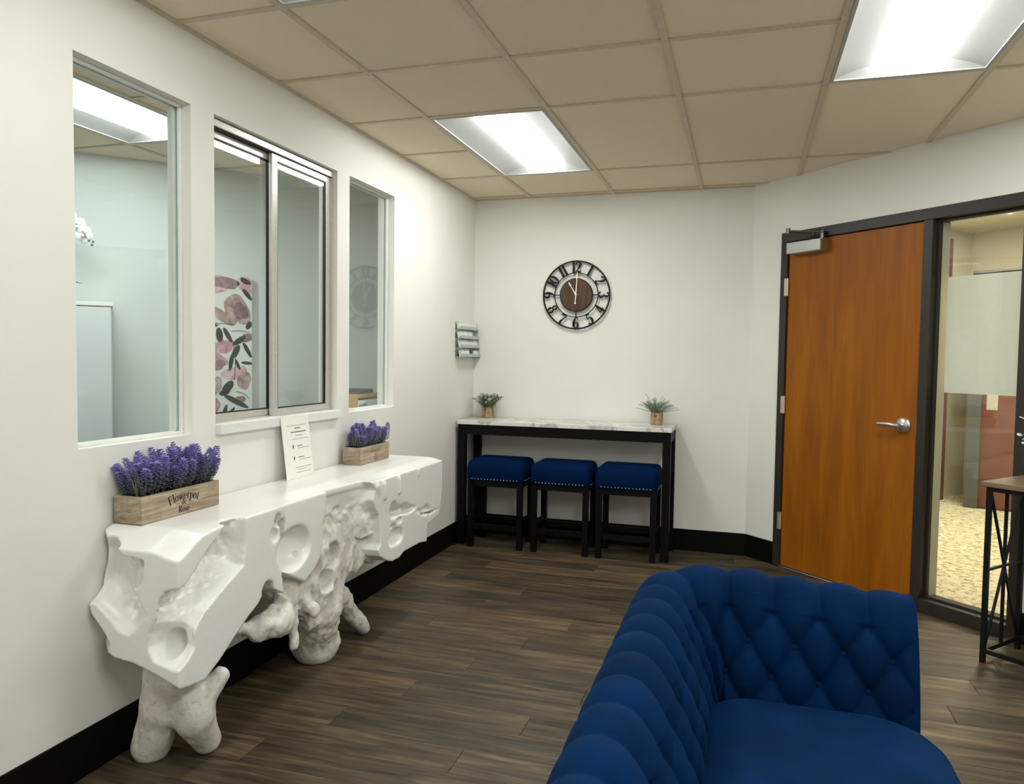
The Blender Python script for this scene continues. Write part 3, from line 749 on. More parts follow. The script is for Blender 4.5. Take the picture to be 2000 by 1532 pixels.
# rough trunk with stump, prop leg, curl and stub
lo2 = (0.0, -0.10, -0.058); hi2 = (0.385, 1.14, 0.70); h2 = 0.006
X, Y, Z = grid(lo2, hi2, h2)
TR = [(0.40, 0.70), (0.98, 0.70), (0.93, 0.64), (0.86, 0.60), (0.90, 0.50), (1.02, 0.42), (1.06, 0.34), (0.96, 0.31), (0.83, 0.315), (0.70, 0.275), (0.62, 0.20), (0.40, 0.18), (0.24, 0.30), (0.20, 0.40), (0.26, 0.52), (0.38, 0.60)]
tk = smax(poly_sdf(Y[0], Z[0], TR)[None, :, :] + 0*X, np.maximum(X-0.325+0.08*np.abs(Z-0.45), 0.02-X), 0.04)
st = smin(cone(X, Y, Z, (0.185, 0.625, 0.02), (0.215, 0.56, 0.18), 0.105, 0.095), cone(X, Y, Z, (0.215, 0.56, 0.18), (0.22, 0.50, 0.36), 0.095, 0.11), 0.05)
tk = smin(tk, st, 0.05)
tk = smin(tk, cone(X, Y, Z, (0.22, 0.66, 0.30), (0.245, 0.955, -0.025), 0.046, 0.030), 0.025)
cu = smin(cone(X, Y, Z, (0.27, -0.02, 0.315), (0.30, 0.05, 0.290), 0.022, 0.042), cone(X, Y, Z, (0.30, 0.05, 0.290), (0.31, 0.17, 0.285), 0.042, 0.050), 0.02)
cu = smin(cu, cone(X, Y, Z, (0.31, 0.17, 0.285), (0.29, 0.27, 0.36), 0.050, 0.045), 0.02)
tk = smin(tk, cu, 0.025); tk = smin(tk, cone(X, Y, Z, (0.30, 0.27, 0.30), (0.315, 0.265, 0.150), 0.034, 0.017), 0.012)
tk = smin(tk, cone(X, Y, Z, (0.29, 0.30, 0.36), (0.335, 0.36, 0.26), 0.035, 0.028), 0.02)
n1 = fbm(X, Y, Z, 20, 3, 4, (1, 1, 0.7)); n2 = fbm(X, Y, Z, 7, 9, 2)
rg = 1.0 - np.abs(fbm(X, Y, Z, 15, 1, 3, (1, 1.2, 0.45)))
nf = fbm(X, Y, Z, 55, 6, 2, (1, 1, 0.6))
tk = tk + (0.014*n1 + 0.016*n2 - 0.024*(rg-0.75) + 0.006*nf)*sstep(-0.05, 0.06, Z)
for c, r in (((0.33, 0.835, 0.535), (0.10, 0.075, 0.080)), ((0.33, 0.535, 0.445), (0.09, 0.055, 0.050)), ((0.33, 0.47, 0.36), (0.08, 0.05, 0.05)), ((0.30, 0.70, 0.235), (0.05, 0.022, 0.022)), ((0.33, 0.60, 0.60), (0.06, 0.045, 0.03)), ((0.33, 0.40, 0.43), (0.07, 0.03, 0.05))):
    tk = smax(tk, -(ellip(X, Y, Z, c, r) + 0.008*n1), 0.015)
tk = np.maximum(tk, np.maximum(-0.055-Z, np.maximum(0.012-X, Z-0.68)))
sdf_obj('root_trunk', tk.astype(np.float32), lo2, h2, M_ROOT, console, KO)
# forked left leg
lo3 = (0.0, -0.48, -0.058); hi3 = (0.42, 0.0, 0.36); h3 = 0.006
X, Y, Z = grid(lo3, hi3, h3)
lg = smin(cone(X, Y, Z, (0.20, -0.295, 0.29), (0.175, -0.285, 0.14), 0.060, 0.055), cone(X, Y, Z, (0.175, -0.285, 0.14), (0.112, -0.262, -0.015), 0.055, 0.062), 0.03)
lb = smin(cone(X, Y, Z, (0.25, -0.30, 0.25), (0.275, -0.245, 0.10), 0.060, 0.054), cone(X, Y, Z, (0.275, -0.245, 0.10), (0.262, -0.175, -0.015), 0.054, 0.046), 0.03)
lg = smin(lg, lb, 0.025); lg = smin(lg, cone(X, Y, Z, (0.285, -0.25, 0.13), (0.335, -0.195, 0.225), 0.046, 0.026), 0.03)
n1 = fbm(X, Y, Z, 18, 4, 4, (1.3, 1.3, 0.4)); n2 = fbm(X, Y, Z, 7, 2, 2)
lg = lg + (0.009*n1 + 0.010*n2 + 0.003*fbm(X, Y, Z, 50, 6, 2, (1, 1, 0.35)))*sstep(-0.055, 0.02, Z)
lg = np.maximum(lg, np.maximum(-0.055-Z, 0.012-X))
sdf_obj('forked_leg', lg.astype(np.float32), lo3, h3, M_ROOT, console, KO)
del X, Y, Z, body, tk, lg

# ------------------------------------------------------------------ blue tufted sofa
def make_velvet(name, c0, c1, sheen=(0.0, 0.22, 0.6, 1), sw=0.06):
    t = NT(name).set(c0, 0.8, 0, 0.05)
    v = t.coords(); n = t.noise(v, 7, 4, 0.6); n2 = t.noise(v, 500, 2)
    t.link(t.ramp(n, [(0.3, c0), (0.75, c1)]), t.b.inputs['Base Color'])
    t.b.inputs['Sheen Weight'].default_value = sw; t.b.inputs['Sheen Roughness'].default_value = 0.35
    t.b.inputs['Sheen Tint'].default_value = sheen
    n3 = t.noise(v, 16, 4, 0.6, 0.8); t.bump(n3, 0.22, 0.012); return t.m
M_VELVET = make_velvet('royal_blue_velvet', lin(1, 26, 56), lin(1, 36, 76))
sofa = thing('tufted_sofa', (2.06, -0.88, 0.0), 'royal blue velvet tufted sofa in the foreground', 'sofa')
SO = Vector((2.06, -0.88, 0.0))
ZC = 0.775
prof_ctrl = [(0.000, 0.40), (0.004, 0.46), (0.022, 0.56), (0.045, 0.64), (0.068, 0.705), (0.105, 0.757), (0.150, 0.775), (0.195, 0.760), (0.225, 0.720), (0.232, 0.670), (0.220, 0.620), (0.208, 0.56), (0.205, 0.45), (0.205, 0.30), (0.205, 0.12)]
prof = catmull([(a, b) for a, b in prof_ctrl], 24)
# resample by arc length
def resample(pts, step):
    d = [0]
    for a, b in zip(pts[:-1], pts[1:]): d.append(d[-1]+math.dist(a, b))
    n = max(2, int(round(d[-1]/step))); out = []; j = 0
    for i in range(n+1):
        q = d[-1]*i/n
        while j < len(d)-2 and d[j+1] < q: j += 1
        t = 0 if d[j+1] == d[j] else (q-d[j])/(d[j+1]-d[j]); out.append(tuple(a+(b-a)*t for a, b in zip(pts[j], pts[j+1])))
    return out, d[-1]
prof, PLEN = resample(prof, 0.0055)
NP = len(prof); dP = PLEN/(NP-1)
# u: distance along the profile, zero at the first row of buttons just inside the roll
i0 = min(range(NP), key=lambda i: abs(prof[i][1]-0.700)+ (10 if prof[i][0] > 0.12 else 0))
u_of = [(i0-i)*dP for i in range(NP)]          # positive downwards along the inner face
TA, TB, AMP = 0.116, 0.088, 0.026
S_XF, S_XB, S_Y0, S_Y1 = 2.40, 1.918, -1.51, -0.252
RC = 0.03
path = []      # (x, y, nx, ny, s)
def seg_line(a, b, n):
    L = math.dist(a, b); k = int(L/0.0055); return [((a[0]+(b[0]-a[0])*i/k), (a[1]+(b[1]-a[1])*i/k), n[0], n[1]) for i in range(k+1)], L
s_acc = 0.0
def add_line(a, b, n):
    global s_acc
    pts, L = seg_line(a, b, n)
    for i, q in enumerate(pts): path.append(q + (s_acc+L*i/(len(pts)-1),))
    s_acc += L
def add_arc(c, a0, a1):
    global s_acc
    L = (RC+0.11)*abs(a1-a0); k = int(L/0.0055)
    for i in range(1, k):
        a = a0+(a1-a0)*i/k; path.append((c[0]+RC*math.cos(a), c[1]+RC*math.sin(a), math.cos(a), math.sin(a), s_acc+L*i/k))
    s_acc += L
add_line((S_XF, S_Y0), (S_XB+RC, S_Y0), (0, -1)); n_a = len(path)
add_arc((S_XB+RC, S_Y0+RC), -math.pi/2, -math.pi); add_line((S_XB, S_Y0+RC), (S_XB, S_Y1-RC), (-1, 0)); n_b = len(path)
add_arc((S_XB+RC, S_Y1-RC), math.pi, math.pi/2); add_line((S_XB+RC, S_Y1), (S_XF, S_Y1), (0, 1))
S_TOT = s_acc
# centre the tufts on the back
s_mid = S_TOT/2
def tuft(s, u):
    a = (s-s_mid)/TA
    if u <= 0:
        fade = max(0.0, min(1.0, (0.25+u)/0.17))**1.3
        return fade*(AMP*abs(math.sin(math.pi*a))**0.62), 0.0
    p = a + u/(2*TB); q = a - u/(2*TB)
    hgt = AMP*(abs(math.sin(math.pi*p))*abs(math.sin(math.pi*q)))**0.42
    end = max(0.0, min(1.0, (0.31-u)/0.05))
    k = round(u/TB); aa = a-(0.5 if k % 2 else 0); ds = (aa-round(aa))*TA; du = u-k*TB
    return hgt*end, end*0.010*math.exp(-(ds*ds+du*du)/0.0003)
def sofa_strip(i_from, i_to):
    vs = []; fs = []; rows = path[i_from:i_to+1]
    for (x, y, nx, ny, s) in rows:
        end_d = min(s, S_TOT-s); fr = max(0.0, min(1.0, (0.46-end_d)/0.46)); ef = max(0.0, min(1.0, end_d/0.03))
        for j in range(NP):
            a, b = prof[max(j-1, 0)], prof[min(j+1, NP-1)]
            tn, tz = b[0]-a[0], b[1]-a[1]; L = math.hypot(tn, tz) or 1; on, oz = -tz/L, tn/L     # normal pointing out of the upholstery
            h, dip = tuft(s, u_of[j]); h = (h-AMP*0.6)*ef - dip*ef
            nn = prof[j][0] + on*h; zz = prof[j][1] + oz*h - 0.030*fr*max(0.0, (prof[j][1]-0.42)/0.35)
            vs.append((x+nx*nn-SO.x, y+ny*nn-SO.y, zz))
    n = len(rows)
    for i in range(n-1):
        for j in range(NP-1):
            a = i*NP+j; fs.append((a, a+1, a+NP+1, a+NP))
    return vs, fs
def raw_obj(name, vs, fs, mat, parent, smooth=True):
    me = bpy.data.meshes.new(name); me.from_pydata(vs, [], fs); me.update()
    bm = bmesh.new(); bm.from_mesh(me); bmesh.ops.recalc_face_normals(bm, faces=bm.faces); bm.to_mesh(me); bm.free()
    if smooth: me.polygons.foreach_set('use_smooth', [True]*len(me.polygons))
    me.materials.append(mat); return place(name, me, parent)
n_arc = (n_b-n_a)
ia = n_a + 18; ib = n_b + 18
raw_obj('armrest', *sofa_strip(0, ia), M_VELVET, sofa)
raw_obj('backrest', *sofa_strip(ia, ib), M_VELVET, sofa)
raw_obj('armrest', *sofa_strip(ib, len(path)-1), M_VELVET, sofa)
# front panels of the arms
for sgn, yb_ in ((-1, S_Y0), (1, S_Y1)):
    mp = MB(); pts = []
    for (n_, z_) in prof[::4]+[prof[-1]]:
        z_ = z_ - 0.030*max(0.0, (z_-0.42)/0.35)
        cx_, cz_ = 0.11, 0.45; pts.append((cx_+(n_-cx_)*0.985, cz_+(z_-cz_)*0.985 if z_ > 0.45 else z_))
    pts.append((0.205, 0.10)); pts.append((0.0, 0.10))
    M = Matrix(((0, 0, 1, S_XF-0.016-SO.x), (sgn, 0, 0, yb_-SO.y), (0, 1, 0, 0), (0, 0, 0, 1)))
    mp.prism(pts, 0.0, 0.020, M); mp.build('arm_front_panel', M_VELVET, sofa, bevel=0.006)
# buttons
bme = MB().ell((0, 0, 0), (0.011, 0.011, 0.006), 10, 6).mesh('button', M_VELVET, True)
def path_at(s):
    k = min(range(len(path)), key=lambda i: abs(path[i][4]-s)); return path[k]
kmax = int(S_TOT/TA/2)+1
for kr in range(0, 4):
    for ka in range(-kmax, kmax+1):
        s = s_mid + (ka + (0.5 if kr % 2 else 0))*TA
        if s < 0.04 or s > S_TOT-0.04: continue
        x, y, nx, ny, _ = path_at(s); j = min(range(NP), key=lambda i: abs(u_of[i]-kr*TB))
        end_d = min(s, S_TOT-s); fr = max(0.0, min(1.0, (0.46-end_d)/0.46))
        a, b = prof[j-1], prof[j+1]; tn, tz = b[0]-a[0], b[1]-a[1]; L = math.hypot(tn, tz); on, oz = -tz/L, tn/L
        hq = -AMP*0.6-0.007; nn = prof[j][0]+on*hq; zz = prof[j][1]+oz*hq - 0.030*fr*max(0.0, (prof[j][1]-0.42)/0.35)
        o = place('button', bme, sofa); o.location = (x+nx*nn-SO.x, y+ny*nn-SO.y, zz)
        o.rotation_euler = Vector((nx*on, ny*on, oz)).to_track_quat('Z', 'Y').to_euler()
# bench cushion
def plan_ring(x0, x1, y0, y1, rf, rb, ins):
    pts = []
    for (cx, cy, r, a0) in ((x1-rf, y1-rf, rf, 0), (x0+rb, y1-rb, rb, 90), (x0+rb, y0+rb, rb, 180), (x1-rf, y0+rf, rf, 270)):
        for i in range(13):
            a = math.radians(a0+90*i/12); rr = max(r-ins, 0.004) ; pts.append((cx+rr*math.cos(a) + (0 if r >= ins else 0), cy+rr*math.sin(a)))
    return pts
vs = []; fs = []; rings = [(0.02, 0.345), (0.004, 0.37), (0.0, 0.41), (0.003, 0.45), (0.014, 0.480), (0.036, 0.498), (0.07, 0.507), (0.12, 0.512)]
for ins, z_ in rings:
    pr = plan_ring(1.885, 2.435, S_Y0+0.012, S_Y1-0.012, 0.17, 0.13, ins)
    vs += [(a-SO.x, b-SO.y, z_) for a, b in pr]
n = 52
for i in range(len(rings)-1):
    for k in range(n): k2 = (k+1) % n; fs.append((i*n+k, i*n+k2, (i+1)*n+k2, (i+1)*n+k))
fs.append(tuple((len(rings)-1)*n+k for k in range(n))); fs.append(tuple(range(n-1, -1, -1)))
raw_obj('seat_cushion', vs, fs, M_VELVET, sofa)
MB().box(1.74-SO.x, 2.385-SO.x, -1.70-SO.y, -0.062-SO.y, 0.10, 0.344).build('base', M_VELVET, sofa, bevel=0.01)
for lx in (1.78, 2.34):
    for ly in (-1.66, -0.10):
        MB().lathe([(0.018, 0.0), (0.030, 0.099)], 14, Matrix.Translation((lx-SO.x, ly-SO.y, 0))).build('leg', plain('dark_sofa_leg', (0.01, 0.008, 0.006, 1), 0.4), sofa, smooth=True)

# ------------------------------------------------------------------ bar table with three stools
def make_marble():
    t = NT('white_marble_laminate').set(None, 0.18, 0, 0.5)
    v = t.coords((1, 1.6, 1)); n = t.noise(v, 3.2, 8, 0.6, 1.6)
    t.link(t.ramp(n, [(0.38, lin(222, 220, 214)), (0.48, lin(176, 172, 166)), (0.53, lin(224, 222, 216)), (0.8, lin(232, 231, 226))]), t.b.inputs['Base Color'])
    return t.m
M_MARBLE = make_marble()
M_BLACKW = plain('black_stained_wood', (0.0025, 0.0023, 0.0022, 1), 0.5, 0, 0.15, 0.2)
TX0, TX1, TY0, TY1, TZ = 0.022, 1.528, 2.735, 3.118, 0.893
tb = thing('bar_table', ((TX0+TX1)/2, (TY0+TY1)/2, 0), 'long black bar table with white marble-look top under the clock', 'table')
hx_, hy_ = (TX1-TX0)/2, (TY1-TY0)/2
MB().box(-hx_, hx_, -hy_, hy_, TZ-0.028, TZ).build('table_top', M_MARBLE, tb, bevel=0.003)
lw_ = 0.052
for sx in (-1, 1):
    for sy in (-1, 1):
        cx, cy = sx*(hx_-0.006-lw_/2), sy*(hy_-0.006-lw_/2)
        MB().box(cx-lw_/2, cx+lw_/2, cy-lw_/2, cy+lw_/2, 0, TZ-0.0285).build('leg', M_BLACKW, tb, bevel=0.002)
ax_ = hx_-0.006-lw_
for sy in (-1, 1):
    cy = sy*(hy_-0.02); MB().box(-ax_, ax_, cy-0.011, cy+0.011, TZ-0.098, TZ-0.0285).build('apron', M_BLACKW, tb, bevel=0.001)
for sx in (-1, 1):
    cx = sx*(hx_-0.02); MB().box(cx-0.011, cx+0.011, -hy_+0.006+lw_, hy_-0.006-lw_, TZ-0.098, TZ-0.0285).build('apron', M_BLACKW, tb, bevel=0.001)
MB().box(-ax_, ax_, hy_-0.045, hy_-0.02, 0.10, 0.14).build('stretcher', M_BLACKW, tb, bevel=0.002)

M_NAVY = make_velvet('navy_velvet', lin(1, 24, 58), lin(2, 32, 74), (0.0, 0.2, 0.6, 1), 0.1)
M_NAIL = plain('bright_nickel', lin(235, 232, 225), 0.2, 0.8)
def rounded_box_rings(hx, hy, r, rings):
    vs = []; fs = []; n = 0
    for ins, z in rings:
        ring = []
        for (sx, sy, a0) in ((1, 1, 0), (-1, 1, 90), (-1, -1, 180), (1, -1, 270)):
            for i in range(7):
                a = math.radians(a0+15*i); rr = max(r-ins, 0.002)
                ring.append((sx*(hx-r)+rr*math.cos(a)+ (0 if ins <= r else -sx*(ins-r)), sy*(hy-r)+rr*math.sin(a)+(0 if ins <= r else -sy*(ins-r)), z))
        n = len(ring); vs += ring
    for i in range(len(rings)-1):
        for k in range(n): k2 = (k+1) % n; fs.append((i*n+k, i*n+k2, (i+1)*n+k2, (i+1)*n+k))
    fs.append(tuple(range(n-1, -1, -1))); fs.append(tuple((len(rings)-1)*n+k for k in range(n)))
    return vs, fs
SHX, SHY = 0.209, 0.165
cush = MB().add(*rounded_box_rings(SHX, SHY, 0.035, [(0.006, 0.478), (0, 0.490), (0.0, 0.560), (0.004, 0.590), (0.014, 0.610), (0.030, 0.620), (0.055, 0.625), (0.10, 0.628)])).mesh('seat_cushion', M_NAVY, True)
nails = MB()
for i in range(15):
    x = -SHX+0.045+(2*SHX-0.09)*i/14; nails.ell((x, -SHY-0.0005, 0.489), (0.0042, 0.003, 0.0042), 8, 4)
for i in range(11):
    y_ = -SHY+0.045+(2*SHY-0.09)*i/10; nails.ell((SHX+0.0005, y_, 0.489), (0.003, 0.0042, 0.0042), 8, 4)
nail_me = nails.mesh('nailhead_trim', M_NAIL, True)
leg_me = MB().box(-0.019, 0.019, -0.019, 0.019, 0, 0.474).mesh('leg', M_BLACKW)
frame_m = MB()
for s in (-1, 1):
    frame_m.box(-SHX+0.05, SHX-0.05, s*(SHY-0.028)-0.01, s*(SHY-0.028)+0.01, 0.435, 0.477)
    frame_m.box(s*(SHX-0.028)-0.01, s*(SHX-0.028)+0.01, -SHY+0.05, SHY-0.05, 0.435, 0.477)
frame_me = frame_m.mesh('seat_frame', M_BLACKW)
str_x = MB().box(-SHX+0.048, SHX-0.048, -0.011, 0.011, 0.13, 0.165).mesh('stretcher', M_BLACKW)
str_y = MB().box(-0.011, 0.011, -SHY+0.048, SHY-0.048, 0.17, 0.205).mesh('stretcher', M_BLACKW)
for cx, lbl in ((0.322, 'navy velvet counter stool nearest the corner, leftmost of three under the bar table'),
                (0.787, 'navy velvet counter stool in the middle of the three under the bar table'),
                (1.240, 'navy velvet counter stool nearest the door, rightmost of three under the bar table')):
    st_ = thing('counter_stool', (cx, 2.690+SHY, 0), lbl, 'stool', group='navy stools under the bar table')
    place('seat_cushion', cush, st_); tag(place('nailhead_trim', nail_me, st_), kind='stuff'); place('seat_frame', frame_me, st_)
    for sx in (-1, 1):
        for sy in (-1, 1):
            o = place('leg', leg_me, st_); o.location = (sx*(SHX-0.028), sy*(SHY-0.028), 0)
        o = place('stretcher', str_y, st_); o.location = (sx*(SHX-0.028), 0, 0)
    for sy in (-1, 1):
        o = place('stretcher', str_x, st_); o.location = (0, sy*(SHY-0.028), 0)

# ------------------------------------------------------------------ lettering drawn as strokes of changing width
def ribbon(mb, pts, z0, z1, M=None, smooth=True):
    q = catmull(pts, 7) if smooth and len(pts) > 2 else [tuple(p) for p in pts]
    L, R = [], []
    for i, p in enumerate(q):
        a = q[max(i-1, 0)]; b = q[min(i+1, len(q)-1)]; dx, dy = b[0]-a[0], b[1]-a[1]; l = math.hypot(dx, dy) or 1
        w = max(p[2], 1e-5)/2; L.append((p[0]-dy/l*w, p[1]+dx/l*w)); R.append((p[0]+dy/l*w, p[1]-dx/l*w))
    n = len(q); vs = []; fs = []
    for z in (z0, z1):
        vs += [Vector((x, y, z)) for x, y in L] + [Vector((x, y, z)) for x, y in R]
    if M is not None: vs = [M @ v for v in vs]
    o = 2*n
    for i in range(n-1):
        fs += [(i, i+1, n+i+1, n+i), (o+i, o+n+i, o+n+i+1, o+i+1), (i, o+i, o+i+1, i+1), (n+i, n+i+1, o+n+i+1, o+n+i)]
    fs += [(0, n, o+n, o), (n-1, o+n-1, o+2*n-1, 2*n-1)]
    mb.add(vs, fs)
def arcpts(cx, cy, rx, ry, a0, a1, w0, w1, n=13):
    """arc whose stroke is w1 wide where it runs vertically and w0 where it runs flat"""
    out = []
    for i in range(n):
        a = math.radians(a0+(a1-a0)*i/(n-1)); out.append((cx+rx*math.cos(a), cy+ry*math.sin(a), w0+(w1-w0)*abs(math.cos(a))**1.5))
    return out
GL = {   # strokes per glyph (x, y, width) in units of cap height, and the advance
 '0': ([arcpts(.28, .5, .22, .45, 0, 360, .05, .15, 25)], .58),
 '1': ([[(.2, .03, .15), (.2, .97, .15)], [(.06, .025, .05), (.34, .025, .05)], [(.05, .82, .04), (.13, .88, .08), (.2, .97, .1)]], .38),
 '2': ([[(.10, .72, .14), (.09, .84, .10), (.24, .95, .06), (.42, .90, .12), (.46, .74, .15), (.36, .50, .12), (.16, .22, .06), (.05, .08, .06)], [(.05, .07, .08), (.25, .09, .13), (.42, .05, .10), (.54, .16, .04)]], .6),
 '3': ([[(.10, .80, .13), (.14, .92, .08), (.30, .95, .06), (.43, .82, .14), (.40, .62, .12), (.24, .52, .05)], [(.24, .52, .05), (.42, .45, .10), (.48, .26, .16), (.36, .07, .09), (.20, .04, .06), (.08, .12, .10), (.09, .22, .13)]], .56),
 '4': ([[(.36, .02, .14), (.36, .97, .14)], [(.34, .95, .05), (.04, .30, .05)], [(.02, .29, .07), (.56, .29, .07)], [(.22, .02, .05), (.50, .02, .05)]], .6),
 '5': ([[(.14, .94, .05), (.12, .52, .05)], [(.12, .92, .09), (.48, .95, .12)], [(.12, .52, .05), (.28, .62, .06), (.46, .50, .13), (.48, .26, .15), (.34, .06, .08), (.18, .04, .06), (.07, .12, .10), (.08, .2, .12)]], .56),
 '6': ([arcpts(.28, .29, .20, .26, 0, 360, .05, .14, 25), [(.08, .30, .14), (.10, .62, .14), (.24, .90, .08), (.38, .95, .05), (.46, .86, .10)]], .56),
 '7': ([[(.05, .82, .05), (.10, .95, .09), (.28, .93, .12), (.52, .95, .08)], [(.52, .95, .05), (.36, .60, .07), (.24, .30, .13), (.22, .03, .15)]], .56),
 '8': ([arcpts(.28, .74, .16, .21, 0, 360, .05, .11, 21), arcpts(.28, .27, .20, .25, 0, 360, .05, .14, 21)], .56),
 '9': ([arcpts(.28, .71, .20, .26, 0, 360, .05, .14, 25), [(.48, .70, .14), (.46, .38, .14), (.32, .10, .08), (.18, .05, .05), (.10, .14, .10)]], .56),
 'F': ([[(.18, .02, .13), (.18, .98, .13)], [(.05, .98, .045), (.60, .98, .045)], [(.58, .98, .04), (.60, .78, .03)], [(.18, .52, .045), (.46, .52, .045)], [(.46, .62, .04), (.46, .42, .04)], [(.05, .02, .04), (.32, .02, .04)]], .66),
 'l': ([[(.13, .02, .11), (.13, 1.0, .11)], [(.03, .02, .04), (.24, .02, .04)], [(.02, .97, .04), (.13, 1.0, .06)]], .28),
 'o': ([arcpts(.25, .32, .19, .29, 0, 360, .04, .11, 25)], .52),
 'w': ([[(.05, .62, .11), (.21, .03, .11)], [(.21, .03, .05), (.34, .52, .04)], [(.34, .60, .11), (.50, .03, .11)], [(.50, .03, .05), (.64, .62, .04)], [(-.02, .62, .04), (.14, .62, .04)], [(.26, .62, .04), (.42, .62, .04)], [(.57, .62, .04), (.72, .62, .04)]], .72),
 'e': ([[(.06, .34, .05), (.44, .34, .05)], arcpts(.25, .32, .19, .29, 0, 320, .04, .11, 21)], .52),
 'r': ([[(.13, .02, .11), (.13, .60, .11)], [(.03, .02, .04), (.24, .02, .04)], [(.03, .60, .04), (.13, .61, .05)], [(.13, .42, .04), (.24, .60, .07), (.34, .58, .11)]], .40),
 'p': ([[(.13, -.26, .11), (.13, .60, .11)], [(.03, -.26, .04), (.24, -.26, .04)], [(.03, .60, .04), (.13, .61, .05)], arcpts(.30, .31, .19, .29, -140, 140, .04, .11, 19)], .56),
 't': ([[(.16, .84, .05), (.16, .14, .11), (.24, .03, .06), (.34, .08, .04)], [(.03, .61, .04), (.33, .61, .04)]], .36),
 'd': ([[(.42, .02, .11), (.42, 1.0, .11)], [(.32, .98, .04), (.42, 1.0, .05)], arcpts(.25, .31, .19, .29, 40, 320, .04, .11, 19), [(.42, .02, .04), (.52, .02, .04)]], .56),
 'R': ([[(.17, .02, .13), (.17, .98, .13)], [(.05, .02, .04), (.30, .02, .04)], [(.05, .98, .04), (.30, .98, .05)], [(.24, .98, .05), (.46, .94, .08), (.54, .75, .14), (.44, .55, .08), (.20, .51, .05)], [(.34, .52, .10), (.58, .06, .12), (.68, .02, .05)]], .70),
 's': ([[(.36, .48, .04), (.30, .60, .05), (.16, .60, .07), (.09, .48, .10), (.20, .35, .11), (.35, .24, .11), (.34, .09, .08), (.20, .02, .05), (.08, .06, .05), (.06, .18, .04)]], .44),
}
def text_width(s): return sum(GL[c][1] for c in s)
def draw_text(mb, s, M, z0, z1, spacing=0.0, bold=1.0):
    x = -(text_width(s)+spacing*(len(s)-1))/2
    for c in s:
        for st in GL[c][0]: ribbon(mb, [(p[0]+x, p[1], p[2]*bold) for p in st], z0, z1, M)
        x += GL[c][1]+spacing

# ------------------------------------------------------------------ wall clock
M_BLKMET = plain('black_powder_metal', (0.006, 0.006, 0.006, 1), 0.5, 0.2, 0.3)
def make_dark_wood(name, c0, c1, sc=(30, 30, 1.2)):
    t = NT(name).set(None, 0.5, 0, 0.3); v = t.coords(sc); n = t.noise(v, 1.6, 6, 0.6, 0.4)
    t.link(t.ramp(n, [(0.3, c0), (0.7, c1)]), t.b.inputs['Base Color']); t.bump(n, 0.1, 0.002); return t.m
clock = thing('wall_clock', (0.793, YB-0.004, 1.803), 'round black metal open-frame clock with brown wood centre on the back wall', 'clock')
MC = Matrix(((1, 0, 0, 0), (0, 0, -1, 0), (0, 1, 0, 0), (0, 0, 0, 1)))      # drawing plane x,y -> wall x,z; +z out of the wall
def ring(r0, r1, z0, z1, seg=64): return MB().lathe([(r0, z0), (r1, z0), (r1, z1), (r0, z1)], seg, MC, closed=True)
ring(0.238, 0.249, 0.018, 0.026).build('outer_ring', M_BLKMET, clock)
ring(0.157, 0.163, 0.018, 0.026).build('inner_ring', M_BLKMET, clock)
MB().lathe([(0.117, 0.004), (0.117, 0.030), (0.114, 0.033), (0.0005, 0.033)], 48, MC).build('wood_disc', make_dark_wood('clock_walnut', lin(58, 40, 24), lin(98, 74, 48), (26, 26, 2.5)), clock, smooth=True)
ring(0.115, 0.121, 0.004, 0.031, 48).build('disc_rim', M_BLKMET, clock)
for k in range(4):
    a = math.pi/2*k; c, s = math.cos(a), math.sin(a)
    MB().bar(MC @ Vector((c*0.119, s*0.119, 0.022)), MC @ Vector((c*0.159, s*0.159, 0.022)), 0.006).build('spoke', M_BLKMET, clock)
for hnum in range(1, 13):
    a = math.radians(90-30*hnum); s = str(hnum); size = 0.079
    up = a if hnum in (9, 10, 11, 12, 1, 2, 3) else a+math.pi
    flip = 0.0 if hnum in (9, 10, 11, 12, 1, 2, 3) else 1.0
    rc = 0.2005
    M = MC @ Matrix.Translation((rc*math.cos(a), rc*math.sin(a), 0)) @ Matrix.Rotation(up-math.pi/2, 4, 'Z') @ Matrix.Scale(size, 4, (0, 1, 0)) @ Matrix.Scale(size*0.98, 4, (1, 0, 0)) @ Matrix.Translation((0, -0.5, 0))
    mb = MB(); draw_text(mb, s, M, 0.019, 0.025, -0.02, 1.4); mb.build('numeral', M_BLKMET, clock)
M_HAND = plain('pale_rose_metal', lin(246, 232, 222), 0.35, 0.2)
def hand(ang, length, tail, name, z):
    M = MC @ Matrix.Rotation(math.radians(-ang), 4, 'Z'); mb = MB()
    ribbon(mb, [(0, -tail, .006), (0, 0, .008), (0, length*0.68, .006)], z, z+0.0015, M, False)
    ribbon(mb, [(0, length*0.66, .006), (0, length*0.74, .014), (0, length, .001)], z, z+0.0015, M, False)
    mb.ell((0, -tail, z+0.0008), (0.0075, 0.0075, 0.001), 12, 4, M); mb.build(name, M_HAND, clock)
hand(329, 0.112, 0.0, 'hour_hand', 0.035); hand(3, 0.170, 0.060, 'minute_hand', 0.038)
MB().lathe([(0.008, 0.033), (0.008, 0.042), (0.004, 0.044)], 16, MC).build('hub', M_HAND, clock, smooth=True)

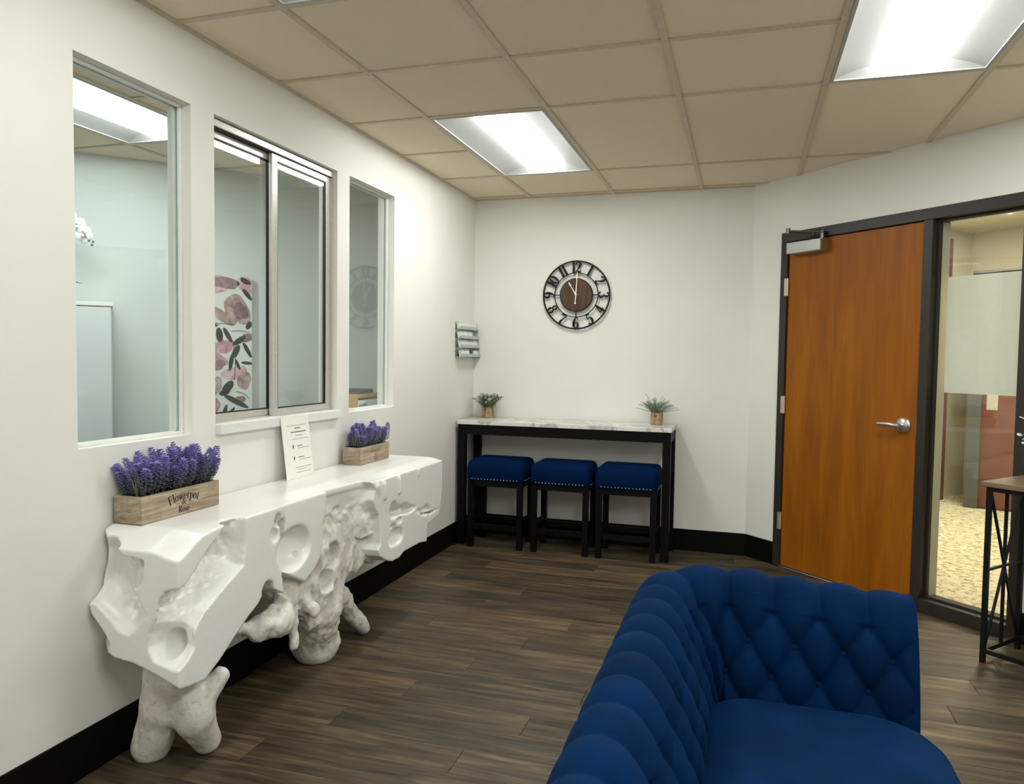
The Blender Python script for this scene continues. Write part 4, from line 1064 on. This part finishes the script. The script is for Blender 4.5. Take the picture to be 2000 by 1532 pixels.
# ------------------------------------------------------------------ acrylic card rack on the left wall with its cards
rk = thing('card_rack', (0.0, 2.925, 1.335), 'clear acrylic four-tier card rack on the left wall by the corner', 'card rack')
RH, RWd = 0.262, 0.192
MB().box(0.001, 0.004, -RWd, RWd, 0, RH).build('back_plate', M_ACRYL, rk)
M_EDGE = plain('acrylic_edge', lin(184, 192, 188), 0.2, 0, 0.5)
for s in (-1, 1):
    m = MB().prism([(0.004, 0.0), (0.058, 0.0), (0.030, RH), (0.004, RH)], s*RWd-0.0015, s*RWd+0.0015, Matrix(((1, 0, 0, 0), (0, 0, 1, 0), (0, 1, 0, 0), (0, 0, 0, 1))))
    m.build('side_panel', M_ACRYL, rk)
tiers = []
for i in range(4):
    z_ = 0.006 + i*0.066; d0, d1 = 0.006, 0.056-0.006*i
    m = MB(); m.box(d0, d1, -RWd+0.003, RWd-0.003, z_, z_+0.003); m.box(d1-0.003, d1, -RWd+0.003, RWd-0.003, z_, z_+0.026)
    o = m.build('pocket', M_EDGE, rk); tiers.append((z_, d1))
    for x_ in (-0.095, 0.0, 0.095): MB().box(d0, d1-0.003, x_-0.001, x_+0.001, z_+0.003, z_+0.026).build('divider', M_ACRYL, rk)
M_CARD = plain('white_card_stock', lin(238, 238, 234), 0.6, 0, 0.3, 0.02)
for i, (z_, d1) in enumerate(tiers):
    for j, x_ in enumerate((-0.142, -0.0475, 0.0475, 0.142)):
        if (i, j) in ((0, 2), (2, 3)): continue
        M = Matrix.Translation((d1-0.022, 2.925+x_, 1.335+z_+0.0035)) @ Matrix.Rotation(math.radians(-10+random.uniform(-2, 2)), 4, 'Y')
        cd = MB().box(0, 0.012, -0.043, 0.043, 0, 0.048+random.uniform(-.003, .003), M).build('business_card_stack', M_CARD)
        tag(cd, 'white cards in the %s tier of the acrylic rack, %s' % (('bottom', 'second lowest', 'second highest', 'top')[i], ('nearest the narrow window', 'second from the window side', 'second from the corner side', 'nearest the corner')[j]), 'cards', 'white cards in the acrylic rack')

# ------------------------------------------------------------------ lavender in wooden boxes on the console
def make_box_wood():
    t = NT('weathered_crate_wood').set(None, 0.75, 0, 0.2)
    v = t.coords((10, 1.6, 34)); n = t.noise(v, 2.0, 7, 0.65, 0.5); v2 = t.coords(); n2 = t.noise(v2, 14, 4, 0.6)
    c = t.ramp(n, [(0.25, lin(104, 86, 66)), (0.5, lin(170, 154, 132)), (0.75, lin(206, 194, 174))])
    mx = t.node('ShaderNodeMix', data_type='RGBA', blend_type='MULTIPLY'); mx.inputs[0].default_value = 0.7
    t.link(c, mx.inputs[6]); t.link(t.ramp(n2, [(0.3, (0.70, 0.63, 0.55, 1)), (0.65, (1.05, 1.04, 1.02, 1))]), mx.inputs[7])
    t.link(mx.outputs[2], t.b.inputs['Base Color']); t.bump(n, 0.3, 0.002); return t.m
M_CRATE = make_box_wood()
M_INK = plain('dark_stamped_ink', lin(40, 32, 24), 0.8)
def make_lav(name, tipcol, midcol, lowcol):
    t = NT(name).set(None, 0.8, 0, 0.2)
    tc = t.node('ShaderNodeTexCoord'); sp = t.node('ShaderNodeSeparateXYZ'); t.link(tc.outputs['Object'], sp.inputs[0])
    mr = t.node('ShaderNodeMapRange'); mr.inputs['From Min'].default_value = 0.0; mr.inputs['From Max'].default_value = 0.15
    t.link(sp.outputs['Z'], mr.inputs['Value'])
    n = t.noise(tc.outputs['Object'], 160, 3)
    ad = t.node('ShaderNodeMath', operation='MULTIPLY_ADD'); ad.inputs[1].default_value = 0.35; t.link(n, ad.inputs[0])
    sb = t.node('ShaderNodeMath', operation='SUBTRACT'); sb.inputs[1].default_value = 0.17
    t.link(mr.outputs[0], ad.inputs[2]); t.link(ad.outputs[0], sb.inputs[0])
    t.link(t.ramp(sb.outputs[0], [(0.25, lowcol), (0.60, midcol), (0.88, tipcol)]), t.b.inputs['Base Color'])
    return t.m
M_LAV = make_lav('lavender_bloom', lin(126, 118, 180), lin(108, 108, 132), lin(82, 90, 86))
M_LAV2 = make_lav('lavender_bloom_dull', lin(126, 116, 172), lin(126, 124, 144), lin(98, 102, 102))
def spike_mesh(seed, mat, h=0.15, fat=1.0):
    r = random.Random(seed); mb = MB(); bend = r.uniform(-0.02, 0.02)
    P = lambda t: Vector((bend*t*t, 0.012*math.sin(t*2)*r.choice((1,)), h*t))
    mb.tube([P(t/5) for t in range(6)], [0.0016]*5+[0.0008], 5)
    nw = 15
    for i in range(nw):
        t = 0.22+0.78*i/(nw-1); c = P(t); rad = fat*(0.0115*(1-t)**0.6 + 0.0035)*(0.7+0.5*min(1, (t-0.1)*3))
        for k in range(5):
            a = 2*math.pi*k/5 + i*0.7 + r.uniform(-.3, .3); d = Vector((math.cos(a), math.sin(a), 0.6)).normalized()
            q = c + d*rad; s1 = 0.0042*fat
            up = d*s1*1.7; sd = Vector((-math.sin(a), math.cos(a), 0))*s1; n_ = d.cross(sd).normalized()*s1*0.7
            mb.add([q-up*0.5, q+sd, q+n_, q-sd, q-n_, q+up], [(0, 2, 1), (0, 3, 2), (0, 4, 3), (0, 1, 4), (5, 1, 2), (5, 2, 3), (5, 3, 4), (5, 4, 1)])
    return mb.mesh('lavender_stem', mat)
def leaf_tuft(seed, mat):
    r = random.Random(seed); mb = MB()
    for i in range(16):
        a = r.uniform(0, 6.28); t = r.uniform(0.1, 0.5); l = r.uniform(0.05, 0.085); w = 0.0035
        d = Vector((math.cos(a)*t, math.sin(a)*t, 1)).normalized(); s_ = Vector((-math.sin(a), math.cos(a), 0))*w
        mb.add([(0, 0, 0), tuple(d*l*0.5+s_), tuple(d*l), tuple(d*l*0.5-s_), tuple(d*l*0.5+Vector((0.001, 0.001, -0.001)))], [(0, 1, 4), (1, 2, 4), (2, 3, 4), (3, 0, 4)])
    return mb.mesh('grey_foliage', mat)
def planter(x0, x1, y0, y1, z, h, label, lettering, mat, seed, nst, hmax):
    w, l = x1-x0, y1-y0; th = 0.008
    t = thing('lavender_planter', ((x0+x1)/2, (y0+y1)/2, z), label, 'planter', group='lavender boxes on the console')
    X0, X1, Y0, Y1 = -w/2, w/2, -l/2, l/2
    MB().box(X1-th, X1, Y0, Y1, 0, h).build('front_board', M_CRATE, t, bevel=0.0015)
    MB().box(X0, X0+th, Y0, Y1, 0, h).build('back_board', M_CRATE, t, bevel=0.0015)
    MB().box(X0+th, X1-th, Y0+0.001, Y0+th, 0, h-0.001).build('end_board', M_CRATE, t, bevel=0.0015)
    MB().box(X0+th, X1-th, Y1-th, Y1-0.001, 0, h-0.001).build('end_board', M_CRATE, t, bevel=0.0015)
    MB().box(X0+th, X1-th, Y0+th, Y1-th, 0.001, h-0.014).build('moss_fill', plain('dark_moss', lin(46, 48, 40), 0.95), t)
    if lettering == 1:
        D = Matrix(((0, 0, 1, X1-0.0012), (1, 0, 0, 0.005), (0, 1, 0, 0), (0, 0, 0, 1)))
        mb = MB(); word = 'Flowerpot'; size = 0.031; wd = text_width(word); x = -wd/2
        Rr = 0.17
        for c in word:
            mid = x+GL[c][1]/2; a = mid*size/Rr
            M = D @ Matrix.Translation((Rr*math.sin(a), 0.052-Rr*(1-math.cos(a)), 0)) @ Matrix.Rotation(-a, 4, 'Z') @ Matrix.Scale(size, 4, (1, 0, 0)) @ Matrix.Scale(size, 4, (0, 1, 0)) @ Matrix.Translation((-GL[c][1]/2, 0, 0))
            for st in GL[c][0]: ribbon(mb, [(p[0], p[1], p[2]*1.3) for p in st], 0.0, 0.0017, M)
            x += GL[c][1]
        for word, zz, sz in (('de', 0.034, 0.021), ('Rose', 0.008, 0.024)):
            M = D @ Matrix.Translation((0, zz, 0)) @ Matrix.Scale(sz, 4, (1, 0, 0)) @ Matrix.Scale(sz, 4, (0, 1, 0))
            draw_text(mb, word, M, 0.0, 0.0017, 0.02, 1.3)
        for s in (-1, 1):
            ribbon(mb, [(s*0.018, 0.040, 0.0014), (s*0.040, 0.040, 0.0014)], 0, 0.0017, D, False)
        mb.build('stamped_lettering', M_INK, t)
    elif lettering == 2:
        D = Matrix(((0, 0, 1, X1-0.0012), (1, 0, 0, 0.005), (0, 1, 0, 0), (0, 0, 0, 1)))
        mb = MB()
        for word, zz, sz in (('Flowerpot', 0.052, 0.022), ('de', 0.034, 0.016), ('Rose', 0.010, 0.018)):
            M = D @ Matrix.Translation((0, zz, 0)) @ Matrix.Scale(sz, 4, (1, 0, 0)) @ Matrix.Scale(sz, 4, (0, 1, 0)); draw_text(mb, word, M, 0.0, 0.0016, 0.02)
        mb.build('worn_lettering', plain('faded_ink', lin(112, 94, 72), 0.8), t)
    r = random.Random(seed); meshes = [spike_mesh(seed+i, mat, 0.15, 1.0+0.15*(i % 3)) for i in range(5)]
    lf = [leaf_tuft(seed+20+i, plain('grey_green_leaf', lin(104, 112, 98), 0.8, 0, 0.2)) for i in range(2)]
    for i in range(nst):
        fx, fy = (i % 5 + r.uniform(0.2, 0.8))/5, (i//5 + r.uniform(0.1, 0.9))/math.ceil(nst/5)
        px, py = X0+0.016+(w-0.032)*fx, Y0+0.018+(l-0.036)*fy
        o = place('lavender_stem', meshes[i % 5], t); o.location = (px, py, h-0.016)
        sc_ = hmax/0.15*r.uniform(0.55, 1.08)
        o.scale = (r.uniform(0.95, 1.3), r.uniform(0.95, 1.3), sc_)
        lean = 0.36*(2*fy-1)
        o.rotation_euler = (-lean*r.uniform(0.3, 1.1)+r.uniform(-.18, .18), 0.16*(2*fx-1)+r.uniform(-.12, .22)*(1 if px > -0.02 else 0.3), r.uniform(0, 6.28)*0)
    for i in range(26):
        o = place('grey_foliage', lf[i % 2], t); o.location = (X0+0.018+(w-0.036)*r.random(), Y0+0.02+(l-0.04)*r.random(), h-0.015); o.rotation_euler = (0, 0, r.uniform(0, 6.28)); o.scale = (1, 1, r.uniform(0.8, 1.25))
    return t
ZT = 0.735+DZ+0.001
planter(0.018, 0.130, -0.312, 0.060, ZT, 0.091, 'lavender in a wooden box stamped with script, nearest the viewer on the console', 1, M_LAV, 31, 70, 0.150)
planter(0.030, 0.133, 1.125, 1.440, ZT, 0.089, 'lavender in a worn wooden box at the far end of the console', 2, M_LAV2, 77, 55, 0.120)

# ------------------------------------------------------------------ printed sheet leaning on the wall between the planters
sh = thing('printed_sheet', (0.062, 0.700, ZT), 'white printed paper sheet leaning against the wall under the ledge', 'paper')
# the sheet leans back: bottom edge forward, top edge under the ledge
Ms = Matrix.Rotation(math.radians(-7), 4, 'Y')
sw_, shh = 0.108, 0.280
MB().box(-0.0006, 0.0006, -sw_, sw_, 0, shh, Ms).build('paper', M_PAPER, sh)
ink = plain('grey_print', lin(96, 94, 92), 0.8)
def pline(a, b, z_, t_=0.0022):
    MB().box(0.0006, 0.0009, a, b, z_, z_+t_, Ms).build('printed_line', ink, sh)
for (a, b, z_, t_) in ((-.070, .085, .236, .0016), (-.012, .035, .222, .004), (-.045, .078, .205, .004), (-.012, .050, .190, .002), (-.040, .090, .174, .0018), (-.004, .036, .142, .003), (0.0, .085, .132, .0018), (-.004, .044, .090, .003), (0.002, .105*0.95, .080, .0018), (-.030, .098, .046, .0018), (-.01, .06, .036, .0014), (-.03, .085, .024, .0014)): pline(a, b, z_, t_)
for z_ in (.130, .078):
    MB().prism([(-.036, z_), (-.030, z_+.014), (-.036, z_+.024), (-.040, z_+.010)], 0.0006, 0.0010, Ms @ Matrix(((0, 0, 1, 0), (1, 0, 0, 0), (0, 1, 0, 0), (0, 0, 0, 1)))).build('printed_icon', M_INK, sh)

# ------------------------------------------------------------------ small potted plants on the bar table
def make_bark():
    t = NT('birch_bark').set(None, 0.8, 0, 0.2); v = t.coords((1, 1, 0.6)); n = t.noise(v, 60, 5, 0.6, 0.5)
    t.link(t.ramp(n, [(0.3, lin(98, 78, 50)), (0.5, lin(160, 134, 98)), (0.7, lin(196, 172, 136))]), t.b.inputs['Base Color']); t.bump(n, 0.4, 0.003); return t.m
M_BARK = make_bark()
def sprig(seed, mat, l, nl, ll, lw, droop):
    r = random.Random(seed); mb = MB(); pts = [Vector((droop*(t/6)**2, 0, l*(t/6)*(1-0.25*(t/6)*droop/0.05))) for t in range(7)]
    mb.tube(pts, [0.0011]*6+[0.0005], 5)
    for i in range(nl):
        t = 0.2+0.8*i/(nl-1); k = t*6; j = min(int(k), 5); c = pts[j].lerp(pts[j+1], k-j)
        for s in range(3):
            a = 2.1*s+i*0.9+r.uniform(-.3, .3); d = Vector((math.cos(a), math.sin(a), r.uniform(0.1, 0.9))).normalized(); w = Vector((-math.sin(a), math.cos(a), 0))*lw
            q = ll*r.uniform(0.7, 1.15)*(1-0.4*t); up = Vector((0, 0, lw*0.5))
            mb.add([c, c+d*q*0.5+w, c+d*q, c+d*q*0.5-w, c+d*q*0.55-up], [(0, 1, 4), (1, 2, 4), (2, 3, 4), (3, 0, 4)])
    return mb.mesh('sprig', mat)
def pot_plant(x, y, label, kind, seed):
    t = thing('potted_plant', (x, y, TZ+0.001), label, 'plant', group='small plants on the bar table')
    pr = 0.043 if kind == 0 else 0.042; ph = 0.078 if kind == 0 else 0.085
    MB().lathe([(pr*0.98, 0.0), (pr, 0.01), (pr*0.99, ph*0.6), (pr*1.0, ph), (pr-0.005, ph), (pr-0.006, ph-0.008), (0.001, ph-0.008)], 26).build('bark_pot', M_BARK, t, smooth=True)
    r = random.Random(seed)
    c1, c2 = (lin(104, 118, 94), lin(168, 178, 152)) if kind == 0 else (lin(104, 124, 102), lin(162, 178, 158))
    mats = [plain('leaf_dark_%d' % kind, c1, 0.7, 0, 0.25, 0.2), plain('leaf_pale_%d' % kind, c2, 0.7, 0, 0.25, 0.2)]
    ms = [sprig(seed+i, mats[i % 2], 0.105 if kind == 0 else 0.115, 8 if kind == 0 else 12, 0.026 if kind == 0 else 0.017, 0.0055 if kind == 0 else 0.0022, 0.022+0.012*(i % 3)) for i in range(6)]
    n = 46 if kind == 0 else 56
    for i in range(n):
        o = place('sprig', ms[i % 6], t); a = 6.283*i*0.382; rad = pr*0.75*math.sqrt((i+0.5)/n)
        o.location = (rad*math.cos(a), rad*math.sin(a), ph-0.012); o.rotation_euler = (0, 0.03+(0.62 if kind == 0 else 0.85)*(rad/pr)*r.uniform(0.3, 1.3), a+r.uniform(-.4, .4)); o.scale = [r.uniform(0.75, 1.15)*(1.12 if kind == 0 else 1.05)]*3
    if kind == 1:
        for (a, tl, sc_) in ((2.6, 0.55, 1.6), (0.1, 1.25, 1.45), (0.6, 0.2, 1.25), (3.3, 1.2, 1.4)):
            o = place('sprig', ms[0], t); o.location = (0, 0, ph-0.012); o.rotation_euler = (0, tl, a); o.scale = (0.7, 0.7, sc_)
pot_plant(0.150, 3.035, 'small leafy plant in a bark pot at the corner end of the bar table', 0, 3)
pot_plant(1.400, 3.000, 'small feathery plant in a bark pot at the door end of the bar table', 1, 9)

# ------------------------------------------------------------------ inside the reception office
r45 = math.radians(45)
def on_wall(x): return (x, x+3.130)
# tall white cabinet standing against the angled wall
cab = thing('storage_cabinet', (-1.80, 1.020, 0), 'tall pale cabinet inside the office behind the nearest window', 'cabinet', r45)
M_CAB = plain('pale_cabinet_paint', lin(212, 218, 217), 0.5, 0, 0.3, 0.02, 5)
MB().box(-0.40, 0.335, -0.10, 0.19, 0.0, 1.606).build('carcass', M_CAB, cab, bevel=0.003)
MB().box(-0.405, 0.340, -0.118, 0.19, 1.606, 1.628).build('top', M_WHITE, cab, bevel=0.002)
for a, b in ((-0.396, -0.034), (-0.030, 0.331)):
    d_ = MB().box(a, b, -0.1165, -0.1005, 0.06, 1.600).build('door', M_CAB, cab, bevel=0.002)
    hx0 = b-0.03 if a < -0.1 else a+0.02
    MB().box(hx0, hx0+0.01, -0.136, -0.117, 0.75, 0.90).build('handle', M_CHROME, d_, bevel=0.002)
# white orchid on the cabinet
orc = thing('orchid', (-1.760, 1.050, 1.629), 'white orchid in a pot on the tall cabinet inside the office', 'plant')
MB().lathe([(0.045, 0), (0.062, 0.10), (0.058, 0.10), (0.055, 0.09), (0.001, 0.09)], 20).build('pot', M_WHITE, orc, smooth=True)
M_STEM = plain('orchid_stem_green', lin(92, 106, 84), 0.6)
stem = catmull([(0, 0, 0.09), (0.02, 0.0, 0.25), (0.05, 0.01, 0.40), (0.09, 0.03, 0.45), (0.125, 0.055, 0.42), (0.155, 0.075, 0.36)], 6)
MB().tube(stem, 0.0035, 6).build('stem', M_STEM, orc, smooth=True)
for k in range(4):
    a = k*1.57+0.4; m = MB(); c, s = math.cos(a), math.sin(a)
    P = [Vector((0, 0, 0.09)), Vector((c*0.06-s*0.022, s*0.06+c*0.022, 0.13)), Vector((c*0.16, s*0.16, 0.10)), Vector((c*0.06+s*0.022, s*0.06-c*0.022, 0.13)), Vector((c*0.07, s*0.07, 0.115))]
    m.add(P, [(0, 1, 4), (1, 2, 4), (2, 3, 4), (3, 0, 4)]); m.build('leaf', M_STEM, orc)
fl = MB()
for k in range(5):
    a = 2*math.pi*k/5; fl.ell((0.026*math.cos(a), 0.004, 0.026*math.sin(a)), (0.024 if k % 2 else 0.020, 0.004, 0.022), 10, 6)
fl.ell((0, -0.01, -0.004), (0.008, 0.012, 0.010), 8, 5)
fl_me = fl.mesh('blossom', plain('orchid_petal', lin(240, 240, 236), 0.6, 0, 0.3, 0.03), True)
for (x_, y_, z_, rz_, s_) in ((0.085, 0.03, 0.462, 0.5, 1.0), (0.118, 0.05, 0.425, 0.9, 1.05), (0.142, 0.067, 0.378, 0.6, 1.1), (0.060, 0.01, 0.42, 0.2, 0.9)):
    o = place('blossom', fl_me, orc); o.location = (x_, y_, z_); o.rotation_euler = (0.25, 0.3, rz_); o.scale = (s_, s_, s_)
bd = MB()
for (x_, y_, z_) in ((0.165, 0.082, 0.345), (0.182, 0.095, 0.340), (0.178, 0.090, 0.322)): bd.ell((x_, y_, z_), (0.008, 0.006, 0.007), 8, 5)
bd.build('buds', M_STEM, orc, smooth=True)
# flower canvas on the angled wall
cv = thing('flower_canvas', (-1.236, 1.858, 0.93), 'tall canvas print of mauve flowers and dark leaves on the office wall', 'picture', r45)
cw, ch = 0.150, 0.916
MB().box(-cw-0.04, cw, -0.030, 0.008, 0, ch).build('canvas', plain('canvas_ground', lin(216, 220, 214), 0.8, 0, 0.1, 0.04, 8), cv, bevel=0.002)
rp = random.Random(5)
def blob(cx, cz, rx, rz, mat, rot=0.0, n=22, wob=0.18, nm='printed_petal', lay=0):
    pts = []; ph = [rp.uniform(0, 6.28) for _ in range(3)]
    for i in range(n):
        a = 2*math.pi*i/n; q = 1+wob*(0.6*math.sin(2*a+ph[0])+0.4*math.sin(3*a+ph[1])+0.25*math.sin(5*a+ph[2]))
        x_, z_ = rx*q*math.cos(a), rz*q*math.sin(a)
        X_ = cx+x_*math.cos(rot)-z_*math.sin(rot); Z_ = cz+x_*math.sin(rot)+z_*math.cos(rot)
        pts.append((min(max(X_, -cw-0.039), cw-0.001), min(max(Z_, 0.001), ch-0.001)))
    y_ = -0.0302-0.0003*lay
    MB().prism(pts, 0.0, 0.0003, Matrix(((1, 0, 0, 0), (0, 0, -1, y_), (0, 1, 0, 0), (0, 0, 0, 1)))).build(nm, mat, cv)
def wash(name, a, b): 
    t = NT(name).set(None, 0.85, 0, 0.1); n = t.noise(t.coords(), 18, 5, 0.6, 0.8); t.link(t.ramp(n, [(0.35, a), (0.65, b)]), t.b.inputs['Base Color']); return t.m
K1 = wash('mauve_wash', lin(150, 108, 118), lin(206, 168, 178)); K2 = wash('rose_wash', lin(184, 122, 136), lin(222, 190, 196))
K3 = wash('plum_wash', lin(104, 78, 84), lin(160, 132, 134)); K4 = wash('taupe_wash', lin(140, 112, 110), lin(196, 176, 172))
KL = plain('charcoal_leaf', lin(46, 52, 50), 0.8, 0, 0.1, 0.25)
def leafp(cx, cz, l, w, rot, lay=2): blob(cx, cz, l, w, KL, rot, 16, 0.06, 'printed_leaf', lay)
blob(-0.09, 0.86, 0.10, 0.06, K2, 0.2); blob(-0.02, 0.87, 0.10, 0.035, K3, -0.2, lay=1); blob(-0.13, 0.80, 0.055, 0.05, K2, 0, lay=2); blob(0.11, 0.86, 0.05, 0.06, K2, 0.3, lay=1)
blob(0.06, 0.70, 0.10, 0.075, K4, -0.75); blob(0.08, 0.69, 0.055, 0.045, K3, -0.8, lay=1); blob(-0.03, 0.655, 0.09, 0.035, K4, -0.6, lay=1)
blob(-0.04, 0.455, 0.075, 0.045, K2, 0.1); blob(-0.03, 0.465, 0.035, 0.04, K1, 0, lay=1); blob(-0.09, 0.36, 0.09, 0.055, K1, -0.1, lay=1); blob(-0.06, 0.34, 0.05, 0.03, K3, 0.3, lay=2); blob(-0.13, 0.33, 0.05, 0.05, K1, 0, lay=0)
blob(0.04, 0.29, 0.075, 0.045, K2, 0.2); blob(0.10, 0.24, 0.045, 0.055, K4, 0.1, lay=1); blob(-0.10, 0.20, 0.07, 0.06, K4, 0.8); blob(-0.11, 0.19, 0.03, 0.055, K3, 0.4, lay=1); blob(-0.12, 0.07, 0.08, 0.06, K1, 0.3); blob(0.08, 0.12, 0.030, 0.024, K3, 0, lay=1); blob(0.12, 0.52, 0.035, 0.03, K3, 0.4)
for a in ((-0.13, 0.685, 0.075, 0.020, -0.85), (-0.12, 0.615, 0.07, 0.013, -0.4), (-0.05, 0.535, 0.022, 0.045, 0.1), (-0.15, 0.56, 0.03, 0.022, 0.2), (0.0, 0.535, 0.055, 0.015, -1.1), (0.07, 0.50, 0.05, 0.018, 0.6), (0.05, 0.43, 0.045, 0.020, 1.2), (0.02, 0.36, 0.055, 0.014, 1.4), (0.06, 0.345, 0.04, 0.010, -1.2), (0.12, 0.44, 0.055, 0.013, -1.1), (0.12, 0.355, 0.04, 0.010, -0.1), (0.12, 0.80, 0.045, 0.014, -0.9), (0.11, 0.885, 0.035, 0.018, -0.5), (0.0, 0.20, 0.050, 0.025, 0.9), (-0.02, 0.165, 0.035, 0.02, 0.3), (0.05, 0.105, 0.085, 0.018, -0.5), (-0.02, 0.04, 0.05, 0.012, 1.3), (0.02, 0.04, 0.035, 0.009, 0.9), (-0.09, 0.14, 0.04, 0.014, 1.3), (0.13, 0.60, 0.03, 0.016, 1.1), (-0.16, 0.42, 0.025, 0.02, 0.1)): leafp(*a)
for (x0_, z0_, x1_, z1_) in ((-0.15, 0.60, 0.04, 0.60), (-0.14, 0.57, -0.05, 0.60), (-0.13, 0.46, -0.12, 0.56), (-0.15, 0.47, -0.10, 0.55), (0.04, 0.25, 0.03, 0.50), (0.05, 0.17, 0.13, 0.12), (0.02, 0.56, 0.14, 0.55)):
    mb = MB(); ribbon(mb, [(x0_, z0_, 0.004), ((x0_+x1_)/2+0.01, (z0_+z1_)/2+0.008, 0.004), (x1_, z1_, 0.003)], 0, 0.0003, Matrix(((1, 0, 0, 0), (0, 0, -1, -0.0309), (0, 1, 0, 0), (0, 0, 0, 1)))); mb.build('printed_stem', KL, cv)
# counter behind the windows with a wooden desk organiser
ct = thing('office_counter', (-0.42, 0.55, 0), 'office counter running behind the windows', 'counter')
MB().box(-0.29, 0.30, -2.0, 1.62, 0.73, 0.76).build('worktop', plain('counter_laminate', lin(206, 204, 198), 0.4), ct, bevel=0.003)
for yy in (-1.95, -0.2, 1.50): MB().box(-0.26, 0.28, yy, yy+0.03, 0, 0.7295).build('support_panel', M_CAB, ct)
og = thing('desk_organiser', (-0.30, 1.860, 0.761), 'yellow wooden tray of papers behind the narrow far window', 'organiser')
MW = make_dark_wood('pale_oak', lin(176, 138, 76), lin(206, 170, 106), (3, 20, 20))
MB().box(-0.12, 0.10, -0.17, -0.158, 0, 0.345).build('side_board', MW, og, bevel=0.002); MB().box(-0.12, 0.10, 0.132, 0.144, 0, 0.345).build('side_board', MW, og, bevel=0.002)
MB().box(-0.12, 0.10, -0.158, 0.132, 0.333, 0.355).build('top_board', MW, og, bevel=0.002); MB().box(-0.12, -0.108, -0.158, 0.132, 0, 0.332).build('back_board', MW, og)
for zz in (0.002, 0.11, 0.22): MB().box(-0.107, 0.09, -0.157, 0.131, zz, zz+0.01).build('shelf', MW, og)
MB().box(0.092, 0.095, -0.150, 0.105, 0.232, 0.318).build('card', M_CARD, og); MB().prism([(-0.14, 0.29), (-0.06, 0.30), (-0.03, 0.285), (-0.07, 0.27), (-0.14, 0.272)], 0.095, 0.0955, Matrix(((0, 0, 1, 0), (1, 0, 0, 0), (0, 1, 0, 0), (0, 0, 0, 1)))).build('blue_mark', plain('blue_print', lin(120, 160, 184), 0.8), og)
fd = MB().box(-0.10, 0.085, -0.155, 0.06, 0.0, 0.024).build('dark_folder', plain('black_folder', lin(52, 54, 52), 0.6), None, bevel=0.003, loc=(-0.30, 1.860, 1.117)); tag(fd, 'black folder lying on the wooden tray behind the far window', 'folder')

# ------------------------------------------------------------------ slim side table in front of the sidelight
sa = math.atan2(1.821-1.566, 3.242-3.019)
sdt = thing('side_table', (3.019, 1.566, 0), 'slim side table with rustic wood top and black metal starburst end', 'table', sa)
M_RUST = make_dark_wood('rustic_brown_top', lin(84, 62, 46), lin(126, 100, 78), (12, 2, 12))
SW_, SL_, SZ = 0.335, 0.95, 0.800      # end width (local x), length (local -y)
lt = 0.020
MB().box(-0.018, SW_+0.018, -SL_, 0.016, SZ, SZ+0.022).build('table_top', M_RUST, sdt, bevel=0.002)
for yy in (0.0, -SL_+0.03):
    for xx in (0.0, SW_-lt): MB().box(xx, xx+lt, yy-lt, yy, 0, SZ-0.0005).build('leg', M_BLKMET, sdt, bevel=0.001)
    def pb(a, b, w=0.010): MB().bar((a[0], yy-lt/2, a[1]), (b[0], yy-lt/2, b[1]), w, w, (0, 1, 0)).build('brace', M_BLKMET, sdt)
    cxm = SW_/2; zlo, zhi = 0.065, SZ-0.022
    MB().box(lt, SW_-lt, yy-lt, yy, 0.045, 0.065).build('rail', M_BLKMET, sdt); MB().box(lt, SW_-lt, yy-lt, yy, SZ-0.021, SZ-0.001).build('rail', M_BLKMET, sdt)
    pb((lt, zhi), (SW_-lt, zlo)); pb((lt, zlo), (SW_-lt, zhi)); pb((cxm, zlo), (cxm, zhi), 0.012); pb((lt, (zlo+zhi)/2), (SW_-lt, (zlo+zhi)/2), 0.011)
for xx in (0.0, SW_-lt):
    MB().box(xx, xx+lt, -SL_+0.03, -lt, SZ-0.021, SZ-0.001).build('long_rail', M_BLKMET, sdt); MB().box(xx, xx+lt, -SL_+0.03, -lt, 0.045, 0.065).build('long_rail', M_BLKMET, sdt)
# pale foliage on the side table, cut by the picture edge
va = thing('leafy_vase', (3.300, 1.640, SZ+0.023), 'pale green leaves in a vase on the side table at the right edge', 'plant')
MB().lathe([(0.03, 0), (0.045, 0.03), (0.04, 0.10), (0.02, 0.14), (0.024, 0.15), (0.018, 0.15), (0.015, 0.13), (0.001, 0.13)], 20).build('vase', M_WHITE, va, smooth=True)
M_PALE = plain('pale_eucalyptus', lin(186, 200, 186), 0.6, 0, 0.3, 0.1)
rv = random.Random(2)
for k in range(9):
    a = 2.2+rv.uniform(-1.6, 1.6); l = rv.uniform(0.10, 0.17); tip = Vector((math.cos(a)*l, math.sin(a)*l, 0.15+rv.uniform(0.02, 0.18))); b0 = Vector((0, 0, 0.14))
    m = MB(); m.tube([b0, b0.lerp(tip, 0.5)+Vector((0, 0, 0.03)), tip], 0.0018, 5); m.build('stem', M_STEM, va)
    for t_ in (0.6, 0.8, 1.0):
        c = b0.lerp(tip, t_); m = MB(); m.ell((0, 0, 0), (0.020, 0.012, 0.003), 8, 5); o = m.build('leaf', M_PALE, va, smooth=True); o.location = c; o.rotation_euler = (rv.uniform(-.6, .6), rv.uniform(-.8, .3), rv.uniform(0, 6.28))
